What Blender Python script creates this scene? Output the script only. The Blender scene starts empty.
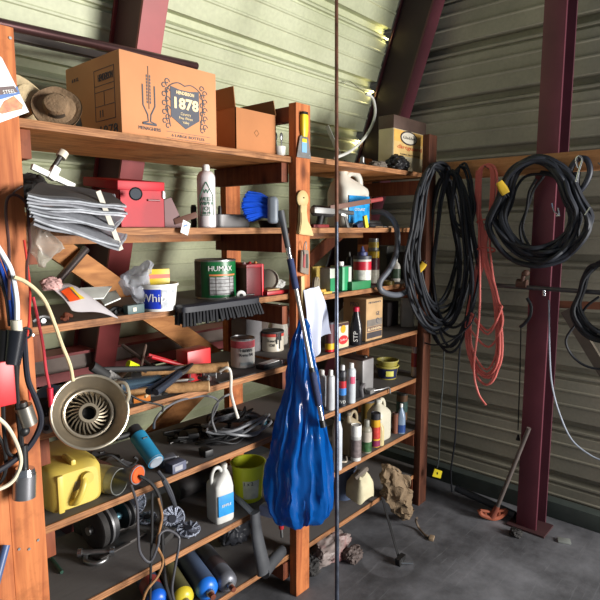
import bpy, bmesh, math, random
from mathutils import Vector, Matrix, Euler, noise as mnoise
random.seed(7)
SC = bpy.context.scene
COL = SC.collection
PI = math.pi
# ---------------------------------------------------------------- camera model
FPX = 550.0; PITCH = math.atan(72/550); YAW = math.radians(41.5); CH = 1.55
def ray(u, v):
    x = u-300; y = 300-v
    fw = FPX*math.cos(PITCH)+y*math.sin(PITCH); up = -FPX*math.sin(PITCH)+y*math.cos(PITCH)
    c, s = math.cos(YAW), math.sin(YAW)
    return Vector((fw*c+x*s, fw*s-x*c, up))
def PZ(u, v, z): r = ray(u, v); t = (z-CH)/r.z; return Vector((r.x*t, r.y*t, z))
def PY(u, v, Y): r = ray(u, v); t = Y/r.y; return Vector((r.x*t, Y, CH+r.z*t))
def PX(u, v, X): r = ray(u, v); t = X/r.x; return Vector((X, r.y*t, CH+r.z*t))
def depth(p):
    fw = p.x*math.cos(YAW)+p.y*math.sin(YAW)
    return fw*math.cos(PITCH)-(p.z-CH)*math.sin(PITCH)
def facing(p): return math.atan2(-p.y, -p.x)+PI/2      # turn a thing so its front (-Y) looks into the room

cam = bpy.data.cameras.new('camera'); cam.sensor_width = 36; cam.lens = 36*FPX/600; cam.clip_start = 0.05
co = bpy.data.objects.new('camera', cam); COL.objects.link(co); SC.camera = co
co.location = (0, 0, CH)
co.rotation_euler = (PI/2-PITCH, 0, YAW-PI/2)
SC.view_settings.view_transform = 'Standard'; SC.view_settings.look = 'None'
SC.view_settings.gamma = 1; SC.view_settings.use_curve_mapping = False
SC.view_settings.exposure = 0.0

# ---------------------------------------------------------------- materials
def _mat(name):
    m = bpy.data.materials.new(name); m.use_nodes = True
    nt = m.node_tree; b = nt.nodes['Principled BSDF']
    return m, nt, b
def srgb(c):
    f = lambda v: v/12.92 if v <= .04045 else ((v+.055)/1.055)**2.4
    return tuple(f(x/255) for x in c)
MC = {}
def mat(c, rough=.5, metal=0, var=.18, scale=14, bump=0, spec=.5, grime=None, trans=0, key=''):
    """mottled paint, plastic or metal; c in 0-255"""
    k = (tuple(c), rough, metal, var, scale, bump, spec, grime, trans, key)
    if k in MC: return MC[k]
    m, nt, b = _mat('material'); N = nt.nodes; L = nt.links
    col = srgb(c)
    tc = N.new('ShaderNodeTexCoord'); no = N.new('ShaderNodeTexNoise')
    no.inputs['Scale'].default_value = scale; no.inputs['Detail'].default_value = 5
    L.new(tc.outputs['Object'], no.inputs['Vector'])
    cr = N.new('ShaderNodeValToRGB'); L.new(no.outputs['Fac'], cr.inputs['Fac'])
    cr.color_ramp.elements[0].position = .32; cr.color_ramp.elements[1].position = .68
    cr.color_ramp.elements[0].color = tuple(x*(1-var) for x in col)+(1,)
    cr.color_ramp.elements[1].color = tuple(min(1, x*(1+var*.7)) for x in col)+(1,)
    src = cr.outputs['Color']
    if grime:
        n2 = N.new('ShaderNodeTexNoise'); n2.inputs['Scale'].default_value = scale*.6; n2.inputs['Detail'].default_value = 8
        L.new(tc.outputs['Object'], n2.inputs['Vector'])
        r2 = N.new('ShaderNodeValToRGB'); r2.color_ramp.elements[0].position = .48; r2.color_ramp.elements[1].position = .62
        L.new(n2.outputs['Fac'], r2.inputs['Fac'])
        mx = N.new('ShaderNodeMixRGB'); L.new(r2.outputs['Color'], mx.inputs['Fac'])
        L.new(src, mx.inputs['Color1']); mx.inputs['Color2'].default_value = srgb(grime)+(1,)
        src = mx.outputs['Color']
    L.new(src, b.inputs['Base Color'])
    b.inputs['Roughness'].default_value = rough; b.inputs['Metallic'].default_value = metal
    b.inputs['Specular IOR Level'].default_value = spec
    if trans: b.inputs['Transmission Weight'].default_value = trans
    if bump:
        bp = N.new('ShaderNodeBump'); bp.inputs['Strength'].default_value = bump; bp.inputs['Distance'].default_value = .004
        n3 = N.new('ShaderNodeTexNoise'); n3.inputs['Scale'].default_value = scale*5; n3.inputs['Detail'].default_value = 4
        L.new(tc.outputs['Object'], n3.inputs['Vector']); L.new(n3.outputs['Fac'], bp.inputs['Height'])
        L.new(bp.outputs['Normal'], b.inputs['Normal'])
    MC[k] = m; return m
def wood(c1, c2, grain=(1, 18, 18), scale=3.5, rough=.65, dust=None, dustamt=.5, knots=True):
    k = ('w', c1, c2, grain, scale, rough, dust, dustamt)
    if k in MC: return MC[k]
    m, nt, b = _mat('wood'); N = nt.nodes; L = nt.links
    tc = N.new('ShaderNodeTexCoord'); mp = N.new('ShaderNodeMapping'); mp.inputs['Scale'].default_value = grain
    L.new(tc.outputs['Object'], mp.inputs['Vector'])
    n1 = N.new('ShaderNodeTexNoise'); n1.inputs['Scale'].default_value = scale; n1.inputs['Detail'].default_value = 6
    n1.inputs['Distortion'].default_value = .6
    L.new(mp.outputs['Vector'], n1.inputs['Vector'])
    cr = N.new('ShaderNodeValToRGB'); e = cr.color_ramp.elements
    e[0].position = .3; e[1].position = .7; e[0].color = srgb(c1)+(1,); e[1].color = srgb(c2)+(1,)
    L.new(n1.outputs['Fac'], cr.inputs['Fac']); src = cr.outputs['Color']
    ns = N.new('ShaderNodeTexNoise'); ns.inputs['Scale'].default_value = 6; ns.inputs['Detail'].default_value = 9; ns.inputs['Roughness'].default_value = .7
    L.new(tc.outputs['Object'], ns.inputs['Vector']); rs = N.new('ShaderNodeValToRGB'); rs.color_ramp.elements[0].position = .5; rs.color_ramp.elements[1].position = .78
    L.new(ns.outputs['Fac'], rs.inputs['Fac']); ms = N.new('ShaderNodeMixRGB'); L.new(rs.outputs['Color'], ms.inputs['Fac']); L.new(src, ms.inputs['Color1'])
    ms.inputs['Color2'].default_value = tuple(x*.4 for x in srgb(c1))+(1,); src = ms.outputs['Color']
    if knots:
        vo = N.new('ShaderNodeTexVoronoi'); vo.inputs['Scale'].default_value = 5.5
        mp2 = N.new('ShaderNodeMapping'); mp2.inputs['Scale'].default_value = tuple(.7 if g == min(grain) else 1.6 for g in grain)
        L.new(tc.outputs['Object'], mp2.inputs['Vector']); L.new(mp2.outputs['Vector'], vo.inputs['Vector'])
        kr = N.new('ShaderNodeValToRGB'); ke = kr.color_ramp.elements; ke[0].position = .06; ke[1].position = .2
        ke[0].color = (1, 1, 1, 1); ke[1].color = (0, 0, 0, 1)
        L.new(vo.outputs['Distance'], kr.inputs['Fac'])
        mx = N.new('ShaderNodeMixRGB'); L.new(kr.outputs['Color'], mx.inputs['Fac']); L.new(src, mx.inputs['Color1'])
        mx.inputs['Color2'].default_value = tuple(x*.45 for x in srgb(c1))+(1,); src = mx.outputs['Color']
    if dust:
        ge = N.new('ShaderNodeNewGeometry'); sx = N.new('ShaderNodeSeparateXYZ'); L.new(ge.outputs['Normal'], sx.inputs['Vector'])
        n2 = N.new('ShaderNodeTexNoise'); n2.inputs['Scale'].default_value = 9; n2.inputs['Detail'].default_value = 7
        L.new(tc.outputs['Object'], n2.inputs['Vector'])
        ma = N.new('ShaderNodeMath'); ma.operation = 'MULTIPLY_ADD'; ma.inputs[1].default_value = dustamt; ma.use_clamp = True
        L.new(sx.outputs['Z'], ma.inputs[0]); 
        mb_ = N.new('ShaderNodeMath'); mb_.operation = 'MULTIPLY_ADD'; mb_.inputs[1].default_value = 1.2; mb_.inputs[2].default_value = -.45
        L.new(n2.outputs['Fac'], mb_.inputs[0]); L.new(mb_.outputs[0], ma.inputs[2])
        mx = N.new('ShaderNodeMixRGB'); L.new(ma.outputs[0], mx.inputs['Fac']); L.new(src, mx.inputs['Color1'])
        mx.inputs['Color2'].default_value = srgb(dust)+(1,); src = mx.outputs['Color']
    L.new(src, b.inputs['Base Color']); b.inputs['Roughness'].default_value = rough
    b.inputs['Specular IOR Level'].default_value = .25
    bp = N.new('ShaderNodeBump'); bp.inputs['Strength'].default_value = .25; bp.inputs['Distance'].default_value = .003
    L.new(n1.outputs['Fac'], bp.inputs['Height']); L.new(bp.outputs['Normal'], b.inputs['Normal'])
    MC[k] = m; return m
def film(c, rough=.25, alpha=.6, var=.3, key=''):
    """thin see-through plastic film"""
    k = ('f', c, rough, alpha, key)
    if k in MC: return MC[k]
    m, nt, b = _mat('film'); N = nt.nodes; L = nt.links
    b.inputs['Base Color'].default_value = srgb(c)+(1,); b.inputs['Roughness'].default_value = rough
    tr = N.new('ShaderNodeBsdfTranslucent'); tr.inputs['Color'].default_value = srgb(c)+(1,)
    m1 = N.new('ShaderNodeMixShader'); m1.inputs[0].default_value = .35
    L.new(b.outputs[0], m1.inputs[1]); L.new(tr.outputs[0], m1.inputs[2])
    tp = N.new('ShaderNodeBsdfTransparent'); tp.inputs['Color'].default_value = tuple(.4+.6*x for x in srgb(c))+(1,)
    m2 = N.new('ShaderNodeMixShader'); m2.inputs[0].default_value = alpha
    L.new(tp.outputs[0], m2.inputs[1]); L.new(m1.outputs[0], m2.inputs[2])
    out = [n for n in N if n.type == 'OUTPUT_MATERIAL'][0]; L.new(m2.outputs[0], out.inputs['Surface'])
    MC[k] = m; return m

BLACK = mat((22, 22, 24), .45); DBLACK = mat((14, 14, 15), .6); RUBBER = mat((26, 26, 28), .7, bump=.3)
STEEL = mat((150, 150, 150), .35, .85, .3, 20); DSTEEL = mat((80, 78, 76), .45, .7, .35, 20, .3)
CHROME = mat((205, 208, 212), .18, .95, .12, 8); ALU = mat((190, 190, 188), .38, .8, .2, 16)
WHITE = mat((225, 225, 220), .42, var=.08); OFFW = mat((205, 198, 180), .5, var=.12)
RED = mat((190, 25, 35), .35, var=.15); BLUE = mat((25, 90, 190), .35); TEAL = mat((35, 135, 165), .4, var=.15)
YELLOW = mat((225, 195, 40), .4); GREEN = mat((25, 120, 70), .4); RUST = mat((120, 62, 40), .75, .2, .35, 25, .4)
SOOT = mat((45, 43, 42), .8, var=.35, scale=18, bump=.4); INK = mat((38, 38, 44), .8)
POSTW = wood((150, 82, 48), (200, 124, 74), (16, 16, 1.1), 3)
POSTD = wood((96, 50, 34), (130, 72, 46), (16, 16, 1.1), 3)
SHELFW = wood((140, 88, 54), (186, 130, 84), (1.2, 14, 14), 4, dust=(104, 100, 98), dustamt=1.1)
TOPW = wood((176, 106, 56), (216, 148, 88), (1.2, 14, 14), 4)
POSTSHADED = wood((66, 38, 28), (104, 62, 44), (16, 16, 1.1), 3)  # right post timber, its shade at the dim end put into the colour
EDGEW = wood((112, 72, 46), (182, 130, 88), (2, 30, 60), 5)
BRACEW = wood((150, 96, 54), (200, 140, 84), (2, 9, 9), 4)
COLSTEEL = mat((100, 46, 58), .5, .1, .2, 5); REDSTEEL = mat((138, 60, 60), .5, .1, .2, 5); SIDING = None

# ---------------------------------------------------------------- geometry builder
class G:
    def __init__(s): s.bm = bmesh.new()
    def add(s, bm2, M=None):
        if M is not None: bm2.transform(M)
        me = bpy.data.meshes.new('t'); bm2.to_mesh(me); bm2.free(); s.bm.from_mesh(me); bpy.data.meshes.remove(me); return s
    def box(s, x0, y0, z0, x1, y1, z1, bev=0, M=None, seg=2):
        b = bmesh.new(); bmesh.ops.create_cube(b, size=1)
        b.transform(Matrix.Translation(((x0+x1)/2, (y0+y1)/2, (z0+z1)/2)) @ Matrix.Diagonal((abs(x1-x0), abs(y1-y0), abs(z1-z0), 1)))
        if bev: bmesh.ops.bevel(b, geom=b.edges[:], offset=bev, segments=seg, affect='EDGES', profile=.6)
        return s.add(b, M)
    def bar(s, p0, p1, w, t, up=(0, 0, 1), bev=0, ext=0):
        """board from p0 to p1, w wide along up-ish, t thick"""
        p0, p1 = Vector(p0), Vector(p1); d = (p1-p0); L = d.length; d.normalize()
        u = Vector(up); n = d.cross(u).normalized(); u = n.cross(d).normalized()
        R = Matrix((d, n, u)).transposed().to_4x4()
        return s.box(-ext, -t/2, -w/2, L+ext, t/2, w/2, bev, Matrix.Translation(p0) @ R)
    def rings(s, rings, cap=True, closed=False):
        bm = s.bm; vs = [[bm.verts.new(p) for p in r] for r in rings]; n = len(rings[0]); m = len(vs)
        for i in range(m if closed else m-1):
            a, b = vs[i], vs[(i+1) % m]
            for j in range(n):
                try: bm.faces.new((a[j], a[(j+1) % n], b[(j+1) % n], b[j]))
                except ValueError: pass
        if cap and not closed:
            for r in (vs[0][::-1], vs[-1]):
                try: bm.faces.new(r)
                except ValueError: pass
        return s
    def lathe(s, prof, n=28, c=(0, 0, 0), M=None, cap=True, axis='z', fold=None):
        rr = []
        for r, z in prof:
            ring = []
            for j in range(n):
                a = 2*PI*j/n; q = r*(1+(fold(a, z) if fold else 0))
                p = Vector((q*math.cos(a), q*math.sin(a), z))
                if axis == 'x': p = Vector((p.z, p.x, p.y))
                if axis == 'y': p = Vector((p.y, p.z, p.x))
                p += Vector(c)
                ring.append(M @ p if M else p)
            rr.append(ring)
        return s.rings(rr, cap)
    def cyl(s, p0, p1, r0, r1=None, n=16):
        return s.tube([p0, p1], r0, n, r1=r1)
    def loft(s, secs, n=32, M=None, cap=True):
        """secs: (cx,cy,z,rx,ry,e) superellipse sections"""
        rr = []
        for cx, cy, z, rx, ry, e in secs:
            ring = []
            for j in range(n):
                a = 2*PI*j/n; c, q = math.cos(a), math.sin(a)
                p = Vector((cx+rx*math.copysign(abs(c)**(2/e), c), cy+ry*math.copysign(abs(q)**(2/e), q), z))
                ring.append(M @ p if M else p)
            rr.append(ring)
        return s.rings(rr, cap)
    def tube(s, pts, r, n=8, closed=False, r1=None, flat=1):
        pts = [Vector(p) for p in pts]
        q = [pts[0]]
        for p in pts[1:]:
            if (p-q[-1]).length > 1e-5: q.append(p)
        pts = q; m = len(pts)
        if m < 2: return s
        T = []
        for i in range(m):
            if closed: t = pts[(i+1) % m]-pts[i-1]
            else: t = pts[min(i+1, m-1)]-pts[max(i-1, 0)]
            T.append(t.normalized() if t.length > 1e-8 else Vector((0, 0, 1)))
        a = Vector((0, 0, 1)) if abs(T[0].z) < .9 else Vector((1, 0, 0))
        nn = (a-T[0]*a.dot(T[0])).normalized(); rings = []
        for i in range(m):
            nn = (nn-T[i]*nn.dot(T[i]))
            nn = nn.normalized() if nn.length > 1e-6 else Vector((1, 0, 0))
            bb = T[i].cross(nn); rad = r if r1 is None else r+(r1-r)*i/(m-1)
            rings.append([pts[i]+(nn*math.cos(2*PI*j/n)+bb*math.sin(2*PI*j/n)*flat)*rad for j in range(n)])
        return s.rings(rings, True, closed)
    def prism(s, poly, y0, y1, M=None, bev=0):
        """poly in XZ, thickness along Y"""
        b = bmesh.new(); f = b.faces.new([b.verts.new((x, y0, z)) for x, z in poly])
        r = bmesh.ops.extrude_face_region(b, geom=[f]); vs = [v for v in r['geom'] if isinstance(v, bmesh.types.BMVert)]
        for v in vs: v.co.y = y1
        bmesh.ops.recalc_face_normals(b, faces=b.faces[:])
        if bev: bmesh.ops.bevel(b, geom=b.edges[:], offset=bev, segments=2, affect='EDGES')
        return s.add(b, M)
    def ball(s, c, r, sc=(1, 1, 1), n=16):
        b = bmesh.new(); bmesh.ops.create_uvsphere(b, u_segments=n, v_segments=max(6, n//2), radius=r)
        return s.add(b, Matrix.Translation(c) @ Matrix.Diagonal((*sc, 1)))
    def torus(s, c, R, r, n=28, k=8, axis='z', arc=2*PI):
        pts = []
        m = n if arc >= 2*PI-.01 else n+1
        for i in range(m):
            a = arc*i/n; p = Vector((R*math.cos(a), R*math.sin(a), 0))
            if axis == 'x': p = Vector((0, p.x, p.y))
            if axis == 'y': p = Vector((p.x, 0, p.y))
            pts.append(p+Vector(c))
        return s.tube(pts, r, k, arc >= 2*PI-.01)
    def grid(s, f, nu, nv, th=.002):
        """solid sheet from a function f(u,v)->Vector"""
        P = [[Vector(f(i/nu, j/nv)) for j in range(nv+1)] for i in range(nu+1)]
        Nn = [[None]*(nv+1) for _ in range(nu+1)]
        for i in range(nu+1):
            for j in range(nv+1):
                du = P[min(i+1, nu)][j]-P[max(i-1, 0)][j]; dv = P[i][min(j+1, nv)]-P[i][max(j-1, 0)]
                c = du.cross(dv); Nn[i][j] = c.normalized() if c.length > 1e-12 else Vector((0, 0, 1))
        bm = s.bm
        A = [[bm.verts.new(P[i][j]+Nn[i][j]*th/2) for j in range(nv+1)] for i in range(nu+1)]
        B = [[bm.verts.new(P[i][j]-Nn[i][j]*th/2) for j in range(nv+1)] for i in range(nu+1)]
        for i in range(nu):
            for j in range(nv):
                bm.faces.new((A[i][j], A[i+1][j], A[i+1][j+1], A[i][j+1]))
                bm.faces.new((B[i][j], B[i][j+1], B[i+1][j+1], B[i+1][j]))
        for i in range(nu):
            bm.faces.new((A[i][0], B[i][0], B[i+1][0], A[i+1][0])); bm.faces.new((A[i][nv], A[i+1][nv], B[i+1][nv], B[i][nv]))
        for j in range(nv):
            bm.faces.new((A[0][j], A[0][j+1], B[0][j+1], B[0][j])); bm.faces.new((A[nu][j], B[nu][j], B[nu][j+1], A[nu][j+1]))
        return s
    def lumpy(s, amp, sc, seed=0):
        for v in s.bm.verts:
            d = mnoise.noise_vector(v.co*sc+Vector((seed, seed*2.3, 0))); v.co += d*amp
        return s
    def build(s, name, m, parent=None, sharp=38, M=None):
        bm = s.bm
        if M is not None: bm.transform(M)
        bmesh.ops.recalc_face_normals(bm, faces=bm.faces[:])
        th = math.radians(sharp)
        for f in bm.faces: f.smooth = True
        for e in bm.edges:
            if len(e.link_faces) == 2 and e.calc_face_angle(0) > th: e.smooth = False
        me = bpy.data.meshes.new(name); bm.to_mesh(me); bm.free(); me.materials.append(m)
        o = bpy.data.objects.new(name, me); COL.objects.link(o)
        if parent: o.parent = parent
        return o
def soften(o):
    a = o.data.attributes.get('sharp_edge')
    if a: o.data.attributes.remove(a)
    return o
def tag(o, label, cat, group=None, kind=None):
    if label: o['label'] = label
    if cat: o['category'] = cat
    if group: o['group'] = group
    if kind: o['kind'] = kind
    return o
def thing(name, label, cat, loc=(0, 0, 0), rz=0, group=None, rot=None):
    o = bpy.data.objects.new(name, None); o.empty_display_size = .05; COL.objects.link(o)
    o.location = loc; o.rotation_euler = rot if rot else (0, 0, rz)
    return tag(o, label, cat, group)
def solo(g, name, m, label, cat, loc=None, rz=0, group=None, rot=None):
    """a thing that is one mesh; origin moved to loc, shapes given around the origin unless loc is None"""
    o = g.build(name, m)
    if loc is None:
        vs = o.data.vertices; c = Vector((sum(v.co.x for v in vs)/len(vs), sum(v.co.y for v in vs)/len(vs), min(v.co.z for v in vs)))
        o.data.transform(Matrix.Translation(-c)); o.location = c
    else:
        o.location = loc; o.rotation_euler = rot if rot else (0, 0, rz)
    return tag(o, label, cat, group)
def struct(g, name, m): o = g.build(name, m); o['kind'] = 'structure'; return o
def spl(pts, k=8, closed=False):
    """Catmull-Rom through the points"""
    P = [Vector(p) for p in pts]; n = len(P); out = []
    for i in range(n if closed else n-1):
        if closed: a, b, c, d = P[i-1], P[i], P[(i+1) % n], P[(i+2) % n]
        else: a, b, c, d = P[max(i-1, 0)], P[i], P[i+1], P[min(i+2, n-1)]
        for j in range(k):
            t = j/k; out.append(.5*((2*b)+(c-a)*t+(2*a-5*b+4*c-d)*t*t+(3*b-a-3*c+d)*t**3))
    if not closed: out.append(P[-1])
    return out
def fitx(u0, u1, vt, Y, z):
    """centre x, front y, half width and height of a front face parallel to the shelf"""
    a, b = PY(u0, 300, Y).x, PY(u1, 300, Y).x
    return (a+b)/2, Y, (b-a)/2, max(.01, PY((u0+u1)/2, vt, Y).z-z)
def textbm(s, size, width=None, depthv=.0006, align='CENTER', bold=0):
    cu = bpy.data.curves.new('txt', 'FONT'); cu.body = s; cu.size = size; cu.extrude = depthv; cu.align_x = align; cu.align_y = 'CENTER'
    cu.resolution_u = 2; cu.offset = bold
    o = bpy.data.objects.new('txt', cu); COL.objects.link(o)
    dg = bpy.context.evaluated_depsgraph_get(); me = bpy.data.meshes.new_from_object(o.evaluated_get(dg))
    bpy.data.objects.remove(o); b = bmesh.new(); b.from_mesh(me); bpy.data.meshes.remove(me)
    if width:
        xs = [v.co.x for v in b.verts]; w = max(xs)-min(xs)
        if w > 0: b.transform(Matrix.Diagonal((width/w, 1, 1, 1)))
    return b
def text_flat(parent, s, size, x, y, z, m, width=None, rz=0, name='lettering', side='front', tilt=0, bold=0):
    b = textbm(s, size, width, bold=bold)
    R = {'front': Matrix.Rotation(PI/2, 4, 'X'), 'left': Matrix.Rotation(-PI/2, 4, 'Z') @ Matrix.Rotation(PI/2, 4, 'X')}[side]
    b.transform(Matrix.Translation((x, y, z)) @ R @ Matrix.Rotation(tilt, 4, 'Z'))
    g = G(); g.add(b); return g.build(name, m, parent)
def text_round(parent, s, size, r, z, m, width=None, a0=0, vertical=False, name='lettering'):
    b = textbm(s, size, width)
    if vertical: b.transform(Matrix.Rotation(PI/2, 4, 'Z'))
    bmesh.ops.triangulate(b, faces=b.faces[:])
    bmesh.ops.subdivide_edges(b, edges=[e for e in b.edges if e.calc_length() > r*.3], cuts=2)
    for v in b.verts:
        x, y, d = v.co; a = x/r-PI/2+a0; rr = r+.0008+d
        v.co = Vector((rr*math.cos(a), rr*math.sin(a), z+y))
    g = G(); g.add(b); return g.build(name, m, parent)
def fit(u0, u1, vt, vb, z, Y=None):
    """radius, place and height of an upright thing from its outline on a shelf at height z"""
    uc = (u0+u1)/2
    if Y is None:
        p = PZ(uc, vb, z); d = depth(p); r = (u1-u0)/2*d/FPX
        h2 = Vector((p.x, p.y, 0)).normalized()*r*.85; p = p+h2
    else: p = PY(uc, vb, Y); p.z = z
    d = depth(p); r = (u1-u0)/2*d/FPX
    top = PY(uc, vt, p.y).z
    return p.x, p.y, r, max(.01, top-z)
# ================================================================ THE PLACE
def siding_mat(c1, c2):
    m, nt, b = _mat('siding'); N = nt.nodes; L = nt.links
    tc = N.new('ShaderNodeTexCoord'); n1 = N.new('ShaderNodeTexNoise'); n1.inputs['Scale'].default_value = 2.2; n1.inputs['Detail'].default_value = 9
    L.new(tc.outputs['Object'], n1.inputs['Vector']); cr = N.new('ShaderNodeValToRGB'); e = cr.color_ramp.elements
    e[0].position = .35; e[1].position = .65; e[0].color = srgb(c1)+(1,); e[1].color = srgb(c2)+(1,)
    L.new(n1.outputs['Fac'], cr.inputs['Fac'])
    n2 = N.new('ShaderNodeTexNoise'); n2.inputs['Scale'].default_value = 60; n2.inputs['Detail'].default_value = 3; L.new(tc.outputs['Object'], n2.inputs['Vector'])
    mx = N.new('ShaderNodeMixRGB'); mx.blend_type = 'MULTIPLY'; mx.inputs['Fac'].default_value = .25
    L.new(cr.outputs['Color'], mx.inputs['Color1']); L.new(n2.outputs['Fac'], mx.inputs['Color2'])
    L.new(mx.outputs['Color'], b.inputs['Base Color']); b.inputs['Roughness'].default_value = .5
    b.inputs['Specular IOR Level'].default_value = .3
    return m
SIDE1 = siding_mat((182, 187, 152), (206, 210, 178)); SIDEDIM = siding_mat((136, 132, 118), (160, 155, 138))  # second one: same siding, the right wall's dimness put into its colour
# siding profile along the slope s (period .297): outward (away from room) offset positive
PER = .297
def prof(n, s0):
    """list of (s, off): flat sheet with one deep rib and two fine ridges per period"""
    out = []
    for k in range(n):
        b = s0+k*PER
        out += [(b-.030, 0), (b-.024, .014), (b-.016, .014), (b-.010, 0), (b, 0), (b+.016, .042), (b+.044, .042), (b+.054, 0), (b+.064, 0),
                (b+.128, 0), (b+.133, -.006), (b+.140, -.006), (b+.145, 0), (b+.205, 0), (b+.210, -.006), (b+.217, -.006), (b+.222, 0)]
    out.append((s0+n*PER, 0)); return out
KW = .34; Y0 = 2.77
def wallY(z): return Y0-KW*z
nrm = Vector((0, 1, KW)).normalized()          # outward normal of the leaning wall
slope = Vector((0, -KW, 1)).normalized()
def sheet(org, along, up, nout, pr, th=.0012):
    g = G(); a = [org+up*s+nout*o for s, o in pr]
    ring = a+[p+nout*th for p in a[::-1]]
    g.rings([[p for p in ring], [p+along for p in ring]]); return g
# deep rib lower edge at z=2.375-> slope coordinate
s_ref = 2.372/slope.z
s0 = s_ref-8*PER-.0
struct(sheet(Vector((-1.6, Y0, 0))+slope*0, Vector((4.497, 0, 0)), slope, nrm, prof(13, s0)), 'wall_back', SIDE1)
z0 = 2.594-9*PER+.008
struct(sheet(Vector((3.08, -1.0, 0)), Vector((0, 3.9, 0)), Vector((0, 0, 1)), Vector((1, 0, 0)), [(max(0,s), o) for s, o in prof(13, z0-.05)]), 'wall_right', SIDEDIM)
# floor
m, nt, b = _mat('concrete'); N = nt.nodes; L = nt.links
tc = N.new('ShaderNodeTexCoord'); n1 = N.new('ShaderNodeTexNoise'); n1.inputs['Scale'].default_value = 3; n1.inputs['Detail'].default_value = 10; n1.inputs['Roughness'].default_value = .68
L.new(tc.outputs['Object'], n1.inputs['Vector']); cr = N.new('ShaderNodeValToRGB'); e = cr.color_ramp.elements
e[0].position = .33; e[1].position = .7; e[0].color = srgb((60, 60, 63))+(1,); e[1].color = srgb((120, 121, 126))+(1,)
L.new(n1.outputs['Fac'], cr.inputs['Fac'])
mp = N.new('ShaderNodeMapping'); mp.inputs['Scale'].default_value = (1.2, 26, 1); mp.inputs['Rotation'].default_value = (0, 0, .5)
L.new(tc.outputs['Object'], mp.inputs['Vector']); n2 = N.new('ShaderNodeTexNoise'); n2.inputs['Scale'].default_value = 2.2; n2.inputs['Detail'].default_value = 6; n2.inputs['Distortion'].default_value = 1.1
L.new(mp.outputs['Vector'], n2.inputs['Vector']); r2 = N.new('ShaderNodeValToRGB'); r2.color_ramp.elements[0].position = .62; r2.color_ramp.elements[1].position = .95
L.new(n2.outputs['Fac'], r2.inputs['Fac'])
mx = N.new('ShaderNodeMixRGB'); L.new(r2.outputs['Color'], mx.inputs['Fac']); L.new(cr.outputs['Color'], mx.inputs['Color1']); mx.inputs['Color2'].default_value = srgb((134, 136, 140))+(1,)
# pale round mark with a dark ring where a drum stood
c0 = PZ(388, 562, 0)
vm = N.new('ShaderNodeVectorMath'); vm.operation = 'DISTANCE'; vm.inputs[1].default_value = (c0.x, c0.y, 0); L.new(tc.outputs['Object'], vm.inputs[0])
r3 = N.new('ShaderNodeValToRGB'); q = r3.color_ramp; q.elements[0].position = 0; q.elements[0].color = (.5, .5, .5, 1)
q.elements[1].position = .115; q.elements[1].color = (.5, .5, .5, 1)
for p_, c_ in ((.125, .12), (.15, .12), (.2, .35), (.3, .5)): x = q.elements.new(p_); x.color = (c_, c_, c_, 1)
L.new(vm.outputs['Value'], r3.inputs['Fac'])
mm = N.new('ShaderNodeMixRGB'); mm.blend_type = 'MULTIPLY'; mm.inputs['Fac'].default_value = .45; L.new(mx.outputs['Color'], mm.inputs['Color1'])
sc = N.new('ShaderNodeMixRGB'); sc.blend_type = 'ADD'; sc.inputs['Fac'].default_value = 1; L.new(r3.outputs['Color'], sc.inputs['Color1']); L.new(r3.outputs['Color'], sc.inputs['Color2'])
L.new(sc.outputs['Color'], mm.inputs['Color2']); L.new(mm.outputs['Color'], b.inputs['Base Color'])
b.inputs['Roughness'].default_value = .62
bp = N.new('ShaderNodeBump'); bp.inputs['Strength'].default_value = .35; bp.inputs['Distance'].default_value = .006; L.new(n1.outputs['Fac'], bp.inputs['Height']); L.new(bp.outputs['Normal'], b.inputs['Normal'])
g = G(); g.box(-3, -4, -.12, 3.3, 2.9, 0); struct(g, 'floor', m)
# girt channel on the leaning wall
RAILY = 2.28
zt = PY(35, 359, RAILY).z; zb = PY(35, 386, RAILY).z
t = thing('steel_girt', 'dusty red steel channel running level behind the shelves on the leaning wall', 'steel girt', (.8, RAILY, zb))
g = G(); g.box(-2, 0, 0, 2.0, .012, zt-zb); g.build('web', mat((150, 136, 128), .7, 0, .3, 8), t)
g = G(); g.box(-2, -.03, zt-zb-.006, 2.0, .1, zt-zb+.006); g.box(-2, -.04, -.006, 2.0, .1, .004); g.build('flange', REDSTEEL, t)
g = G(); g.box(-2, -.04, -.006, 2.0, -.032, .045); g.build('lip', REDSTEEL, t)
# leaning frame beams against the leaning wall
def ibeam(label, x0, w, dep, zlo, zhi, fm=REDSTEEL, wm=mat((74, 34, 38), .6, .1, .25, 5)):
    """box-like tapered frame: flange facing the room, web set behind"""
    t = thing('steel_beam', label, 'steel beam', (x0, wallY(zlo)-.004, zlo))
    o = Vector((x0, wallY(zlo)-.004, zlo))
    def pt(x, d, z): return Vector((x, wallY(z)-.004-d/slope.z, z))-o
    def slab(xa, xb, da, db):
        g = G(); g.rings([[pt(xa, da, z), pt(xb, da, z), pt(xb, db, z), pt(xa, db, z)] for z in (zlo, zhi)]); return g
    slab(x0, x0+w, dep-.012, dep).build('inner_flange', fm, t)
    slab(x0, x0+w, 0, .012).build('outer_flange', fm, t)
    slab(x0+.012, x0+.024, .012, dep-.012).build('web', wm, t)
    return t
ibeam('red leaning steel frame beam behind the big cardboard box', 1.165, .1, .2, 0, 3.1)
ibeam('dark maroon leaning corner beam rising behind the upper right shelves', 2.905, .11, .22, 0, 3.1, mat((84, 36, 46), .5, .1, .2, 5), mat((44, 22, 28), .6, .1, .25, 5))
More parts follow.
